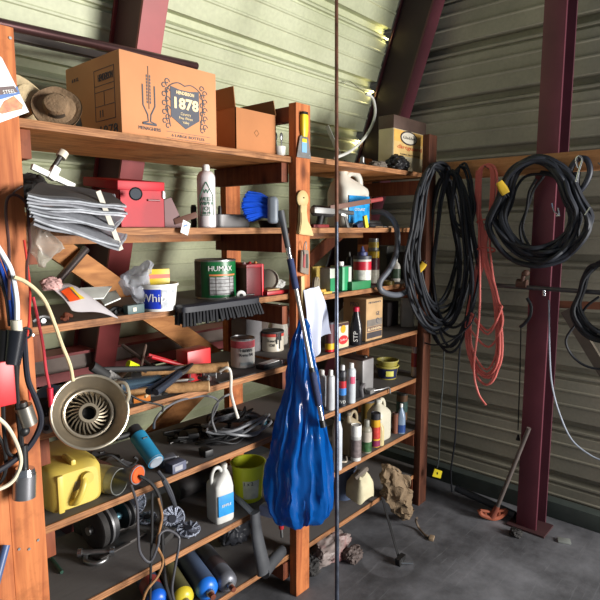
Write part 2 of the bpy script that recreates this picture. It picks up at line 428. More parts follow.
# upright column on the right wall
t = thing('steel_column', 'maroon upright steel column against the right wall behind the hanging cables', 'steel column', (2.78, .856, 0))
ya, yb = .09, -.01
g = G(); g.box(0, yb, 0, .012, ya, 3.1, .002); g.box(0, yb-.0, 0, .05, yb+.006, .001); g.build('flange', COLSTEEL, t)
g = G(); g.box(.012, yb+.03, 0, .118, yb+.042, 3.1); g.build('web', mat((84, 40, 52), .6, .1, .2, 5), t)
g = G(); g.box(.116, yb-.01, 0, .128, ya, 3.1); g.build('back_flange', mat((84, 40, 52), .6, .1, .2, 5), t)
g = G(); g.box(-.03, yb-.05, 0, .12, ya+.04, .01); g.build('base_plate', mat((60, 32, 34), .7), t)
# nailing board across the right wall
bz = PX(450, 171, 2.76).z
t_ = G(); t_.box(-.019, -.95, -.045, .019, .56, .045, .003)
solo(t_, 'nailing_board', wood((172, 116, 76), (212, 156, 108), (14, 1.2, 14), 4), 'long bare timber board fixed across the right wall with cables hung from it', 'board', (2.759, .85, bz+.0))
# bottom curb channel along right wall
g = G(); g.box(2.99, -1, 0, 3.06, 2.0, .09, .004); solo(g, 'base_channel', mat((62, 70, 66), .7), 'low dark steel channel along the foot of the right wall', 'channel')
# ================================================================ SHELVING
SX0, SX1, SX2 = .605, 1.624, 2.757
SZ = dict(a=.18, b=.45, c=.73, d=1.0, e=1.29, f=1.55, g=1.82)
YF, YBK = 1.471, 1.87
R_ = dict(a=.17, b=.435, c=.73, d=1.0, e=1.265, f=1.55, g=1.835)
unit = thing('shelving_unit', 'tall home-made timber shelving unit with two bays against the leaning wall', 'shelving', (1.64, 1.67, 0))
UO = Vector((1.64, 1.67, 0))
def part(g, name, m, label=None):
    o = g.build(name, m, unit, M=Matrix.Translation(-UO))
    if label: o['label'] = label
    return o
def post(x0, x1, y0, y1, z1, m, z0=0): g = G(); g.box(x0, y0, z0, x1, y1, z1, .002); return part(g, 'post', m)
post(.50, .586, 1.433, 1.471, 2.025, POSTW); post(.41, .497, 1.425, 1.465, 1.2, POSTW)
post(1.597, 1.68, 1.433, 1.471, 2.02, POSTW); post(2.625, 2.708, 1.433, 1.471, 2.03, POSTSHADED)
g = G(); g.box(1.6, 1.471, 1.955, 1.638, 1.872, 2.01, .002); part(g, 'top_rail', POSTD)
post(.52, .605, 1.872, 1.91, 2.0, POSTW); post(1.624, 1.709, 1.872, 1.91, 1.9, POSTW); post(2.672, 2.757, 1.872, 1.91, 1.95, POSTW)
def shelf(x0, x1, z, y0=YF, y1=YBK, th=.02, m=None):
    g = G(); g.box(x0, y0+.006, z-th, x1, y1, z, 0); o = part(g, 'shelf_board', m or SHELFW)
    g = G(); g.box(x0-UO.x, y0-UO.y, z-th-.001, x1-UO.x, y0+.006-UO.y, z+.001, .0015); g.build('edge_strip', EDGEW, o)
for k in 'abcdef':
    shelf(.53, 1.625 if k != 'd' else 1.60, SZ[k])
    shelf(1.63, 2.74, R_[k])
shelf(.53, 1.63, SZ['g'], m=TOPW, y0=1.455); shelf(1.63, 2.70, R_['g'], m=TOPW)
for k in 'abcdefg':
    for x in (.59, 1.56, 2.62):
        z = SZ[k] if x < 1 else min(SZ[k], R_[k])
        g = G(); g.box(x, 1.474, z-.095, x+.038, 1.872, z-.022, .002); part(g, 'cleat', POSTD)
    if k != 'g':
        for xa, xb, z in ((.53, 1.6, SZ[k]), (1.66, 2.74, R_[k])):
            g = G(); g.box(xa, 1.835, z-.055, xb, 1.87, z-.021, .002); part(g, 'rear_rail', SHELFW)
def brace(a, b, w=.085, t=.019, m=BRACEW): g = G(); g.bar(a, b, w, t, up=(0, 0, 1)); part(g, 'brace', m)
brace(PY(20, 222, 1.925), PY(235, 372, 1.925)); brace(PY(150, 440, 1.945), PY(235, 352, 1.945), .09)
brace(PY(308, 262, 1.92), PY(352, 222, 1.92), .07, m=POSTD)
# notch block and nails on the left post
for (u, v) in ((20, 548), (29, 548), (30, 38), (26, 210), (33, 335), (39, 535)):
    pass
# ================================================================ LIGHT
w = bpy.data.worlds.new('World'); SC.world = w; w.use_nodes = True
bg = w.node_tree.nodes['Background']; bg.inputs[0].default_value = (.78, .88, 1, 1); bg.inputs[1].default_value = .16
def area(name, loc, rot, sx, sy, power, col=(1, 1, 1), spread=PI):
    l = bpy.data.lights.new(name, 'AREA'); l.shape = 'RECTANGLE'; l.size = sx; l.size_y = sy; l.energy = power; l.color = col; l.spread = spread
    o = bpy.data.objects.new(name, l); COL.objects.link(o); o.location = loc; o.rotation_euler = rot; return o
# daylight through the open doorway in the right wall, behind the viewer
o = area('doorway_daylight', (2.62, -2.75, 1.35), (0, 0, 0), 1.4, 2.1, 540, (1, .97, .93))
o.rotation_euler = Vector((-.86, .5, 0)).to_track_quat('-Z', 'Z').to_euler()

def leak(x, z):
    l = bpy.data.lights.new('gap_daylight', 'SPOT'); l.energy = 1.0; l.shadow_soft_size = .01; l.color = (1, .86, .42); l.spot_size = 2.2; l.spot_blend = .8
    o = bpy.data.objects.new('gap_daylight', l); COL.objects.link(o); o.location = (x, wallY(z)-.012, z)
    o.rotation_euler = Vector((-1, .55, 0)).to_track_quat('-Z', 'Z').to_euler()
for x_, z_ in ((2.898, 2.655), (2.898, 2.36), (2.898, 2.075)): leak(x_, z_)
# ================================================================ MAKERS
def aerosol(label, f, body, cap, bands=(), text=None, tcol=INK, tsize=.02, tz=.5, name='spray_can', cat='spray can', group=None, ver=False, capr=.5, caph=.13, dome=True):
    x, y, r, h = f; t = thing(name, label, cat, (x, y, f_z), facing(Vector((x, y, 0))), group)
    hb = h*(1-caph)
    pr = [(r*.9, 0), (r, .004), (r, hb-r*.75)]+([(r*.93, hb-r*.45), (r*.72, hb-r*.12), (r*.5, hb)] if dome else [(r*.98, hb-.004), (r*.9, hb)])
    G().lathe(pr).build('body', body, t)
    G().lathe([(r*capr, hb-.002), (r*capr, h-.005), (r*capr*.8, h)], 20).build('cap', cap, t)
    for z0, z1, m in bands:
        G().lathe([(r+.0007, z0*h), (r+.0007, z1*h)], 28, cap=False).build('label_band', m, t)
    if text: text_round(t, text, tsize, r+.001, h*tz, tcol, vertical=ver, width=None)
    return t
def bottle(label, f, body, cap, shoulder=.62, neck=.3, bands=(), text=None, tcol=INK, tsize=.015, tz=.35, name='bottle', cat='bottle', caph=.1, flat=1.0, group=None):
    x, y, r, h = f; t = thing(name, label, cat, (x, y, f_z), facing(Vector((x, y, 0))), group)
    hs = h*shoulder; hn = h*(1-caph)
    S = [(0, 0, 0, r*.92, r*.92*flat, 2.6), (0, 0, .006, r, r*flat, 2.6), (0, 0, hs, r, r*flat, 2.6), (0, 0, hs+(hn-hs)*.35, r*.85, r*.85*flat, 2.4),
         (0, 0, hs+(hn-hs)*.75, r*neck*1.35, r*neck*1.35, 2), (0, 0, hn, r*neck, r*neck, 2)]
    G().loft(S).build('body', body, t)
    G().lathe([(r*neck*1.2, hn-.003), (r*neck*1.2, h-.003), (r*neck, h)], 18).build('cap', cap, t)
    for z0, z1, m in bands:
        G().loft([(0, 0, z0*h, r+.001, r*flat+.001, 2.6), (0, 0, z1*h, r+.001, r*flat+.001, 2.6)], cap=False).build('label_band', m, t)
    if text: text_flat(t, text, tsize, 0, -r*flat-.0018, h*tz, tcol)
    return t
def tin(label, f, dep, body, panels=(), cap=None, text=None, tcol=INK, tsize=.02, tz=.5, name='tin_can', cat='tin', rz=0, caph=.02, capx=0, top=None):
    """rectangular can: width 2r, depth dep"""
    x, y, r, h = f; t = thing(name, label, cat, (x, y+dep/2, f_z), rz)
    hb = h-caph
    G().box(-r, -dep/2, 0, r, dep/2, hb, min(.006, r*.2)).build('body', body, t)
    if top: G().box(-r*.97, -dep/2*.97, hb-.002, r*.97, dep/2*.97, hb+.0015, .001).build('rim', top, t)
    if cap: G().cyl((capx*r, 0, hb-.002), (capx*r, 0, h), min(r*.4, .016)).build('cap', cap, t)
    for x0, x1, z0, z1, m in panels:
        G().box(x0*r, -dep/2-.0012, z0*hb, x1*r, -dep/2+.001, z1*hb).build('label_panel', m, t)
    if text: text_flat(t, text, tsize, 0, -dep/2-.002, hb*tz, tcol)
    return t
def rcan(label, f, body, lid, bands=(), text=None, tcol=INK, tsize=.02, tz=.5, name='round_can', cat='can', rim=None, group=None, lidh=.06, handle=False):
    x, y, r, h = f; t = thing(name, label, cat, (x, y, f_z), facing(Vector((x, y, 0))), group)
    G().lathe([(r*.97, 0), (r, .002), (r, .005), (r*.985, .007), (r*.985, h*(1-lidh)-.004), (r, h*(1-lidh))], 32).build('body', body, t)
    G().lathe([(r*1.01, h*(1-lidh)-.001), (r*1.01, h-.001), (r*.95, h), (r*.93, h-.003), (r*.0001+.001, h-.003)], 32).build('lid', lid, t)
    for z0, z1, m in bands: G().lathe([(r*.987+.0008, z0*h), (r*.987+.0008, z1*h)], 32, cap=False).build('label_band', m, t)
    if text:
        for k, s in enumerate(text.split('\n')): text_round(t, s, tsize, r, h*tz-k*tsize*1.1, tcol)
    return t
def jug(label, f, dep, body, cap, lab=None, rz=None, text=None, tcol=WHITE, tsize=.015, name='plastic_jug', handle_side=1, labz=(.12, .5), cat='jug', neckx=-.5):
    """rectangular jug, looped handle on one side of the neck, seen face-on"""
    x, y, r, h = f; t = thing(name, label, cat, (x, y, f_z), facing(Vector((x, y, 0))) if rz is None else rz)
    d = dep/2; s = handle_side; nx = neckx*r*s
    S = [(0, 0, 0, r*.94, d*.94, 5), (0, 0, .008, r, d, 5), (0, 0, h*.62, r, d, 5), (0, 0, h*.68, r*.97, d*.95, 4.5),
         (nx*.35, 0, h*.76, r*.8, d*.75, 3.5), (nx*.85, 0, h*.85, r*.42, d*.5, 2.6), (nx, 0, h*.9, r*.25, r*.25, 2), (nx, 0, h*.94, r*.22, r*.22, 2)]
    G().loft(S).build('body', body, t)
    hp = spl([(nx+s*r*.2, 0, h*.8), (nx+s*r*.45, 0, h*.93), (s*r*.25, 0, h*.965), (s*r*.6, 0, h*.94), (s*r*.84, 0, h*.82), (s*r*.84, 0, h*.6)], 6)
    G().tube(hp, r*.17, 12).build('handle', body, t)
    G().lathe([(r*.28, h*.93), (r*.28, h*.995), (r*.24, h)], 18, (nx, 0, 0)).build('cap', cap, t)
    if lab:
        G().box(-r*.8, -d-.0015, labz[0]*h, r*.8, -d+.003, labz[1]*h, .001).build('label_panel', lab, t)
    if text: text_flat(t, text, tsize, 0, -d-.0028, h*(labz[0]+labz[1])/2, tcol)
    return t
def bucket(label, f, m, rim, name='bucket', cat='bucket', taper=.82, group=None, wall=.003, lab=None, text=None, bail=None):
    x, y, r, h = f; t = thing(name, label, cat, (x, y, f_z), facing(Vector((x, y, 0))), group)
    rb = r*taper
    G().lathe([(rb, 0), (r, h), (r-wall, h), (rb-wall, wall*1.5), (.001, wall*1.5)], 36).build('body', m, t)
    G().torus((0, 0, h-.003), r+.001, .004, 36).build('rim', rim, t)
    if lab:
        z0, z1, a0, a1, lm = lab
        def fn(u, v):
            z = h*(z0+(z1-z0)*v); a = a0+(a1-a0)*u-PI/2; q = rb+(r-rb)*z/h+.0012
            return (q*math.cos(a), q*math.sin(a), z)
        G().grid(fn, 10, 3, .0008).build('label_panel', lm, t)
    if text:
        text_round(t, text, .02, rb+(r-rb)*.6+.001, h*.55, INK)
    if bail:
        G().tube(spl([(-r-.003, 0, h*.88), (-r*.8, -r*.62, h*.72), (0, -r*1.05, h*.66), (r*.8, -r*.62, h*.72), (r+.003, 0, h*.88)], 6), .0018, 6).build('bail_handle', bail, t)
    return t
def cardboard(label, x0, x1, y0, dep, z, h, m, flaps=None, name='cardboard_box', rz=0):
    t = thing(name, label, 'cardboard box', ((x0+x1)/2, y0+dep/2, z), rz); w = (x1-x0)/2; d = dep/2
    return t, w, d
def cord(name, label, cat, pts, r, m, smooth=8, group=None, closed=False, n=8):
    return solo(G().tube(spl(pts, smooth, closed), r, n, closed), name, m, label, cat, group=group)
# ================================================================ TOP SHELF
CARD = mat((198, 138, 94), .85, var=.1, scale=5, bump=.15); CARDIN = mat((150, 104, 64), .9, var=.1, scale=5)
PRINT = mat((88, 90, 98), .85, var=.1); PRINT2 = mat((150, 112, 76), .85, var=.1)
CREAM = mat((238, 214, 168), .8, var=.05)
f_z = SZ['g']
# big beer-style carton marked 1878
X0, X1 = PY(122, 131, 1.5).x, PY(217, 142, 1.5).x; hh = .245; w = (X1-X0)/2; d = .165
t = thing('cardboard_box', 'large closed cardboard carton printed 1878 on the top shelf', 'cardboard box', ((X0+X1)/2, 1.5+d, SZ['g']+.0005))
G().box(-w, -d, 0, w, d, hh, .004).build('carton_body', CARD, t)
G().box(-w-.001, -.001, hh-.002, w+.001, .001, hh+.0012).build('top_seam', CARDIN, t)
fy = -d-.001
# glass with a wheat ear
gx = -w+.095; gz = .045
g = G()
for s in (-1, 1):
    g.tube([(gx+s*.021, fy, gz+.115), (gx+s*.021, fy, gz+.055), (gx+s*.006, fy, gz+.028), (gx+s*.004, fy, gz+.008), (gx+s*.024, fy, gz+.002)], .0022, 6, flat=.5)
g.tube([(gx-.024, fy, gz), (gx+.024, fy, gz)], .003, 6); g.build('glass_print', PRINT, t)
g = G()
for k in range(9):
    for s in (-1, 1): g.ball((gx+s*.0055, fy, gz+.065+k*.0095), .0036, (.6, .12, 1.2), 8)
g.tube([(gx, fy, gz+.045), (gx, fy, gz+.17)], .001, 5); g.build('wheat_print', PRINT, t)
text_flat(t, 'MENAGHERS', .014, gx, fy, gz-.014, PRINT, .078)
# shield with scrollwork
cx = .05; cz = .115
g = G(); g.prism([(cx-.056, cz+.058), (cx-.02, cz+.052), (cx+.02, cz+.052), (cx+.056, cz+.058), (cx+.056, cz-.035), (cx+.0, cz-.068), (cx-.056, cz-.035)], fy-.0004, fy+.001); g.build('shield_print', PRINT, t)
text_flat(t, '1878', .046, cx, fy-.0012, cz+.008, CREAM, .096, bold=.0016)
text_flat(t, 'HENDERSON', .014, cx, fy-.0012, cz+.042, CREAM, .07, bold=.0004)
text_flat(t, 'Country', .012, cx, fy-.0012, cz-.022, CREAM); text_flat(t, 'Fine Wines', .012, cx, fy-.0012, cz-.035, CREAM); text_flat(t, 'Valley', .011, cx, fy-.0012, cz-.048, CREAM)
g = G(); rr = random.Random(3)
for s in (-1, 1):
    for k in range(11):
        bx, bz_ = cx+s*(.068+.012*(k % 2)), cz-.066+k*.0135
        pts = [(bx+.0105*math.cos(a*s)*(1-a/9), fy, bz_+.0105*math.sin(a)*(1-a/9)) for a in [q*.7 for q in range(9)]]
        g.tube(pts, .0016, 5, flat=.6)
    g.tube(spl([(cx+s*.06, fy, cz-.06), (cx+s*.07, fy, cz), (cx+s*.066, fy, cz+.05), (cx+s*.03, fy, cz+.072), (cx, fy, cz+.066)], 5), .0016, 5)
g.build('scroll_print', PRINT, t)
text_flat(t, '6 LARGE BOTTLES', .012, cx+.01, fy, .022, PRINT, .13)
g = G()
for z_ in (.012, .032): g.box(cx-.075, fy-.0003, z_, cx+.1, fy+.0006, z_+.001)
g.build('frame_print', PRINT, t)
lx = -w-.001
g = G()
for y_ in (-d+.03, -d+.145):
    g.box(lx-.0003, y_, .055, lx+.0006, y_+.0015, .205)
for z_ in (.055, .098, .14, .158, .205): g.box(lx-.0003, -d+.03, z_, lx+.0006, -d+.146, z_+.0015)
g.box(lx-.0003, -d+.09, .098, lx+.0006, -d+.0915, .14); g.build('grid_print', PRINT2 if False else PRINT, t)
text_flat(t, '1878', .045, lx, -d+.075, .022, PRINT, .1, side='left'); text_flat(t, 'HENDERSON', .03, lx, -d+.08, .18, PRINT, .085, side='left')
text_flat(t, '11', .03, lx, -d+.11, .075, PRINT, side='left'); text_flat(t, '6 X 1L', .016, lx, -d+.265, .2, PRINT, side='left')
g = G(); g.prism([(.0, .0), (.05, .0), (.045, .05), (.025, .1), (.005, .05)], -.0006, .0006, Matrix.Translation((lx, -d+.28, .01)) @ Matrix.Rotation(-PI/2, 4, 'Z')); g.build('flame_print', PRINT, t)
# small open carton
X0, X1 = PY(236, 147, 1.52).x, PY(276, 150, 1.52).x; w = (X1-X0)/2; d = .11; hh = PY(236, 107, 1.52).z-SZ['g']
t = thing('cardboard_box', 'small open cardboard carton with raised flaps near the middle post', 'cardboard box', ((X0+X1)/2, 1.52+d, SZ['g']+.0005))
g = G(); th = .003
g.box(-w, -d, 0, w, d, th); g.box(-w, -d, 0, -w+th, d, hh); g.box(w-th, -d, 0, w, d, hh); g.box(-w, -d, 0, w, -d+th, hh); g.box(-w, d-th, 0, w, d, hh)
g.build('carton_body', mat((178, 118, 74), .85, var=.1, scale=5), t)
def flap(x0, y0, x1, y1, ang, L, m=CARDIN):
    g = G(); p0, p1 = Vector((x0, y0, hh)), Vector((x1, y1, hh)); e = (p1-p0).normalized(); out = Vector((e.y, -e.x, 0))
    dr = (out*math.cos(ang)+Vector((0, 0, 1))*math.sin(ang))*L; n_ = e.cross(dr).normalized()*.0015
    g.rings([[p0-n_, p1-n_, p1+n_, p0+n_], [p0+dr-n_, p1+dr-n_, p1+dr+n_, p0+dr+n_]]); g.build('flap', m, t)
flap(-w, d, -w, -d, 1.45, .07); flap(w, -d, w, d, 1.8, .055); flap(w, d, -w, d, 1.2, .06)
g = G(); c_ = .012; cx_ = 0; cz_ = hh*.5
for a, b_ in (((0, c_), (c_, 0)), ((c_, 0), (0, -c_)), ((0, -c_), (-c_, 0)), ((-c_, 0), (0, c_))):
    g.tube([(cx_+a[0], -d-.0008, cz_+a[1]), (cx_+b_[0], -d-.0008, cz_+b_[1])], .0009, 5)
g.build('diamond_print', PRINT2, t)
# tub of old brushes
p = PY(283, 150, 1.60)
t = thing('utensil_tub', 'small white tub holding dark brushes beside the open carton', 'tub', (p.x, 1.62, SZ['g']))
G().lathe([(.022, 0), (.026, .065), (.024, .065), (.02, .003), (.001, .003)], 20).build('tub', WHITE, t)
for k, (a, b_) in enumerate((((-.008, 0), (-.035, .0)), ((.0, .006), (-.012, .01)), ((.008, -.004), (.012, 0)))):
    h = solo(G().tube([(0, 0, 0), (b_[0]-a[0], b_[1]-a[1], .085)], .003, 8).ball((b_[0]-a[0], b_[1]-a[1], .1), .012, (.8, .4, 1.5), 10), 'old_brush', [DSTEEL, BLACK, STEEL][k],
             ['dull metal brush leaning left in the white tub', 'black brush in the middle of the white tub', 'pale metal spoon leaning right in the white tub'][k], 'brush', (p.x+a[0], 1.62+a[1], SZ['g']+.006))
# straw hats
def hat(label, c, R, m, band, rot, crown=.6):
    t = thing('hat', label, 'hat', c, rot=rot)
    r = R*.52
    G().lathe([(R, .004), (R*1.0, .0), (R*.75, -.004), (r, .0), (r*.98, R*.35), (r*.85, R*crown), (r*.5, R*crown*1.12), (.001, R*crown*1.08), (.001, R*crown*1.02), (r*.8, R*crown*.95), (r*.94, R*.3), (r*.97, .004), (R*.75, 0), (R*.97, .007)], 36, cap=False, fold=lambda a, z: .05*math.cos(2*a)+.02*math.sin(5*a)).build('hat_body', m, t)
    G().lathe([(r*1.01, .002), (r*.99, .022)], 36, cap=False).build('hat_band', band, t)
STRAW = mat((196, 176, 138), .85, var=.25, scale=30, bump=.7); STRAW2 = mat((128, 104, 78), .85, var=.25, scale=30, bump=.7)
p = PY(32, 113, 1.66); hat('pale straw hat standing on its brim edge by the left post', (p.x-.02, 1.70, SZ['g']+.088), .085, STRAW, mat((120, 80, 50), .7), (PI/2-.15, 0, .15), .75)
p = PY(57, 113, 1.58); hat('brown woven hat tipped against the side of the 1878 carton', (p.x, 1.58, SZ['g']+.066), .064, STRAW2, mat((60, 50, 40), .7), (PI/2-.25, 0, -.5), .5)
# long pipe and angle bar lying over the carton
pa, pb = PY(-30, 17, 1.56), PY(196, 67, 1.80)
pb = PY(196, 66, 1.72); solo(G().cyl(pa, pb, .014, n=14), 'steel_pipe', mat((92, 66, 66), .3, .75, .2, 8), 'long dark steel pipe lying across the top of the 1878 carton', 'pipe')
pa, pb = PY(-30, 27, 1.75), PY(118, 60, 1.9); solo(G().bar(pa, pb, .03, .006).bar(pa+Vector((0, -.012, -.012)), pb+Vector((0, -.012, -.012)), .004, .026), 'angle_bar', mat((92, 84, 80), .6, .4, .2, 8), 'flat grey angle bar under the long pipe at top left', 'bar')
# leaflet pinned to the left post
P3 = [PY(u, v, 1.418) for u, v in ((-12, 40), (7, 60), (29, 112), (-12, 131))]
o = P3[1]
t = thing('leaflet', 'glossy white leaflet with an orange picture pinned to the left post', 'leaflet', (o.x, 1.418, o.z))
def pq(pts, y, dy): return [( (PY(u, v, 1.418)-o).x, (PY(u, v, 1.418)-o).z) for u, v in pts]
G().prism(pq(((-12, 46), (2, 58), (29, 112), (-12, 127)), 0, 0), 0, .004).build('page', mat((228, 228, 226), .3, var=.04), t)
G().prism(pq(((-12, 96), (13, 91), (17, 86), (20, 94), (-12, 103)), 0, 0), -.0008, .001).build('blue_strip', mat((70, 110, 170), .3), t)
G().prism(pq(((-12, 88), (14, 86), (18, 92), (-12, 97)), 0, 0), -.001, .001).build('dark_strip', mat((84, 62, 60), .4), t)
G().prism(pq(((-2, 112), (4, 101), (14, 96), (23, 105), (22, 109), (2, 114)), 0, 0), -.0008, .001).build('orange_picture', mat((205, 120, 70), .35, var=.5, scale=60), t)
text_flat(t, 'STEEL', .012, pq(((9, 92),), 0, 0)[0][0], -.0016, pq(((9, 92),), 0, 0)[0][1], WHITE, tilt=.25)
# putty knife hung on the middle post
p = PY(304, 158, 1.425)
t = thing('putty_knife', 'yellow-handled putty knife hanging on top of the middle post', 'putty knife', (p.x, 1.424, p.z))
sc_ = (PY(304, 112, 1.425).z-p.z)
G().prism([(-.042, 0), (.042, 0), (.024, sc_*.45), (.012, sc_*.5), (-.012, sc_*.5), (-.024, sc_*.45)], 0, .002).build('blade', STEEL, t)
G().loft([(0, 0, sc_*.46, .013, .008, 3), (0, 0, sc_*.6, .018, .011, 3), (0, 0, sc_*.88, .018, .011, 3), (0, 0, sc_*.95, .016, .010, 3)], 16).build('grip', YELLOW, t)
G().loft([(0, 0, sc_*.94, .0182, .0112, 3), (0, 0, sc_, .015, .010, 3)], 16).build('end_cap', BLACK, t)
G().box(-.014, -.0015, sc_*.12, .014, .001, sc_*.34).build('price_label', mat((120, 170, 210), .4), t); G().box(-.012, -.0012, sc_*.28, .014, .001, sc_*.42).build('yellow_label', YELLOW, t)
# dirt-guard tin
f = fitx(390, 421, 118, 1.53, R_['g']); f_z = R_['g']+.0005
t = tin('brown and cream metal tin reading dirt guard at the right end of the top shelf', f, .09, mat((196, 184, 150), .4, .2, .15, 10), [(-.98, .98, .55, .76, mat((205, 160, 80), .5, var=.2)), (-.98, .98, .3, .55, mat((205, 172, 110), .5, var=.2))], None, None, rz=0, name='metal_tin', caph=.0)
xx, yy, r_, h_ = f
G().box(-r_-.001, -.046, h_*.77, r_+.001, .046, h_+.002, .003).build('lid', mat((84, 66, 58), .5, .3, .25, 12), t)
g = G(); g.lathe([(r_*.52, 0), (r_*.52, .0012)], 28, M=Matrix.Translation((-r_*.1, -.0465, h_*.64)) @ Matrix.Diagonal((1, 1, .42, 1)) @ Matrix.Rotation(PI/2, 4, 'X')); g.build('oval_border', mat((50, 36, 40), .5), t)
g = G(); g.lathe([(r_*.46, 0), (r_*.46, .0012)], 28, M=Matrix.Translation((-r_*.1, -.0475, h_*.64)) @ Matrix.Diagonal((1, 1, .38, 1)) @ Matrix.Rotation(PI/2, 4, 'X')); g.build('oval_panel', OFFW, t)
text_flat(t, 'Gladden', .02, -r_*.1, -.0494, h_*.64, INK, r_*.75); text_flat(t, 'dirtguard', .028, -.004, -.0475, h_*.46, mat((190, 60, 30), .5), r_*1.5)
text_flat(t, 'FABRIC PROTECTOR', .01, 0, -.0475, h_*.33, INK, r_*1.2)
# white hose arching up from the top shelf
cord('white_hose', 'white curved plastic tube arching over the right end of the top shelf', 'hose', [PY(335, 158, 1.62), PY(352, 150, 1.66), PY(368, 133, 1.7), PY(375, 115, 1.72), PY(373, 99, 1.74), PY(366, 94, 1.75)], .0075, mat((205, 205, 198), .4))
cord('wire_hook', 'thin pale wire running up from the white tube to the siding', 'wire', [PY(372, 98, 1.75), PY(360, 89, 1.84), PY(349, 81, 1.93), PY(344, 85, 1.93)], .002, mat((170, 165, 150), .4))
solo(G().bar(PY(327, 126, 1.78), PY(340, 156, 1.70), .02, .004), 'pale_stick', mat((170, 170, 164), .5), 'short pale slat leaning behind the hanging rod on the top shelf', 'slat')
# clutter on the right top shelf
def rag(label, c, sx, sy, sz, m, seed, name='rag', cat='rag', amp=.35, M=None, loc_z=None):
    g = G(); b = bmesh.new(); bmesh.ops.create_icosphere(b, subdivisions=5, radius=1)
    for v in b.verts:
        n_ = mnoise.noise_vector(v.co*1.6+Vector((seed, 0, 0))); v.co += n_*amp; n_ = mnoise.noise_vector(v.co*4+Vector((seed, 3, 0))); v.co += n_*amp*.45; n_ = mnoise.noise_vector(v.co*9+Vector((seed, 3, 7))); v.co += n_*amp*.22
        v.co.z = max(v.co.z, -.8)
    zs = min(v.co.z for v in b.verts)
    b.transform(Matrix.Translation((0, 0, -zs*sz)) @ Matrix.Diagonal((sx, sy, sz, 1))); g.add(b)
    return soften(solo(g, name, m, label, cat, c))
p = PY(392, 165, 1.6); rag('crumpled black leather bag in front of the brown and cream tin', (p.x-.06, 1.535, R_['g']+.001), .075, .05, .045, mat((26, 25, 27), .45, bump=.3), 1, 'leather_bag', 'bag')
p = PY(376, 165, 1.56); rag('crumpled grey canvas glove by the black bag', (p.x, 1.55, R_['g']+.001), .05, .035, .022, mat((105, 96, 86), .85, bump=.6), 4, 'work_glove', 'glove')
p = PY(366, 158, 1.58)
t = thing('hose_fitting', 'silvery pipe fitting with a valve among the clutter on the top shelf', 'fitting', (p.x, 1.6, R_['g']+.001), .5)
G().cyl((-.05, 0, .02), (.03, 0, .02), .013).cyl((-.01, 0, .02), (-.01, 0, .055), .011).build('body', STEEL, t)
G().box(-.04, -.006, .055, .02, .006, .06, .002).build('lever', DSTEEL, t); G().torus((.034, 0, .02), .014, .005, axis='x').build('collar', DSTEEL, t)
p = PY(352, 160, 1.6); rag('dark oily rag on the top shelf under the white tube', (p.x, 1.64, R_['g']+.001), .05, .04, .02, SOOT, 9)
p = PY(318, 154, 1.60); rag('small brown lump of rag beside the putty knife', (p.x, 1.62, R_['g']+.001), .06, .03, .014, mat((95, 78, 66), .9, bump=.5), 12)
# ================================================================ SHELF F (z 1.55) left
f_z = SZ['f']+.0005
# folded silver sunshades
SHADE = mat((140, 142, 148), .5, .2, .2, 12, .5); SHADEB = mat((58, 56, 56), .7, var=.2); SHEDGE = mat((150, 154, 160), .6, .1, .3, 40)
def sheetstack(label, px, Ya, Yb, th, m, me, dz=0):
    """folded reflective mat: px = outline corners LT, RT, RB, LB"""
    a, b_, c_, d_ = [PY(u, v, y) for (u, v), y in zip(px, (Ya, Ya, Yb, Yb))]
    o = (a+b_+c_+d_)/4
    t = thing('folded_sunshade', label, 'sunshade', o)
    def layer(k, n_):
        def fn(u, v):
            p = (a*(1-u)+b_*u)*(1-v)+(d_*(1-u)+c_*u)*v
            return p-o+Vector((.002*math.sin(v*7+k), 0, -k*th*.9+.0015*math.sin(u*6+k*2)+.003*math.sin(v*5+k)*u))+mnoise.noise_vector(p*13+Vector((0, 0, k*.4)))*.006
        return fn
    for k in range(3):
        G().grid(layer(k, 3), 14, 8, th*.75).build('fold', m if k else SHADEB if dz else m, t)
    e0 = [layer(1, 3)(1, q/8)+Vector((.002, 0, 0)) for q in range(9)]; G().tube(e0, th*.6, 6).build('bound_edge', me, t)
    e1 = [layer(1, 3)(q/8, 0)+Vector((0, -.002, 0)) for q in range(9)]; G().tube(e1, th*.5, 6).build('bound_edge', me, t)
SX = [((26, 193), (123, 207), (112, 192), (40, 183)), ((26, 203), (124, 214), (118, 204), (40, 193)), ((28, 210), (112, 228), (122, 216), (45, 200)), ((32, 217), (118, 246), (124, 233), (45, 208))]
sheetstack('folded sunshade with black lining topmost of the silver stack at left', SX[0], 1.33, 1.425, .006, SHADE, SHEDGE, 1)
sheetstack('silver folded sunshade second from the top of the stack', SX[1], 1.325, 1.425, .006, SHADE, SHEDGE)
sheetstack('silver folded sunshade third from the top of the stack', SX[2], 1.32, 1.425, .006, SHADE, SHEDGE)
sheetstack('lowest silver folded sunshade sagging under the stack at left', SX[3], 1.315, 1.425, .007, SHADE, SHEDGE)
solo(G().bar(PY(98, 191, 1.335), PY(121, 250, 1.335), .014, .003, up=(1, 0, 0)), 'webbing_strap', mat((196, 190, 176), .8), 'pale webbing strap tied round the stack of silver sunshades', 'strap')
for k, (a, b_) in enumerate((((34, 196), (64, 198)), ((34, 206), (62, 211)), ((36, 215), (66, 223)))):
    pa, pb = PY(*a, 1.352-.006*k), PY(*b_, 1.352-.006*k); solo(G().bar(pa, pb, .016, .008, bev=.002), 'mat_panel', mat((120, 84, 62), .75), ['brown board edge between sunshades, uppermost', 'brown board edge between sunshades, middle one', 'brown board edge between sunshades, lowest'][k], 'board')
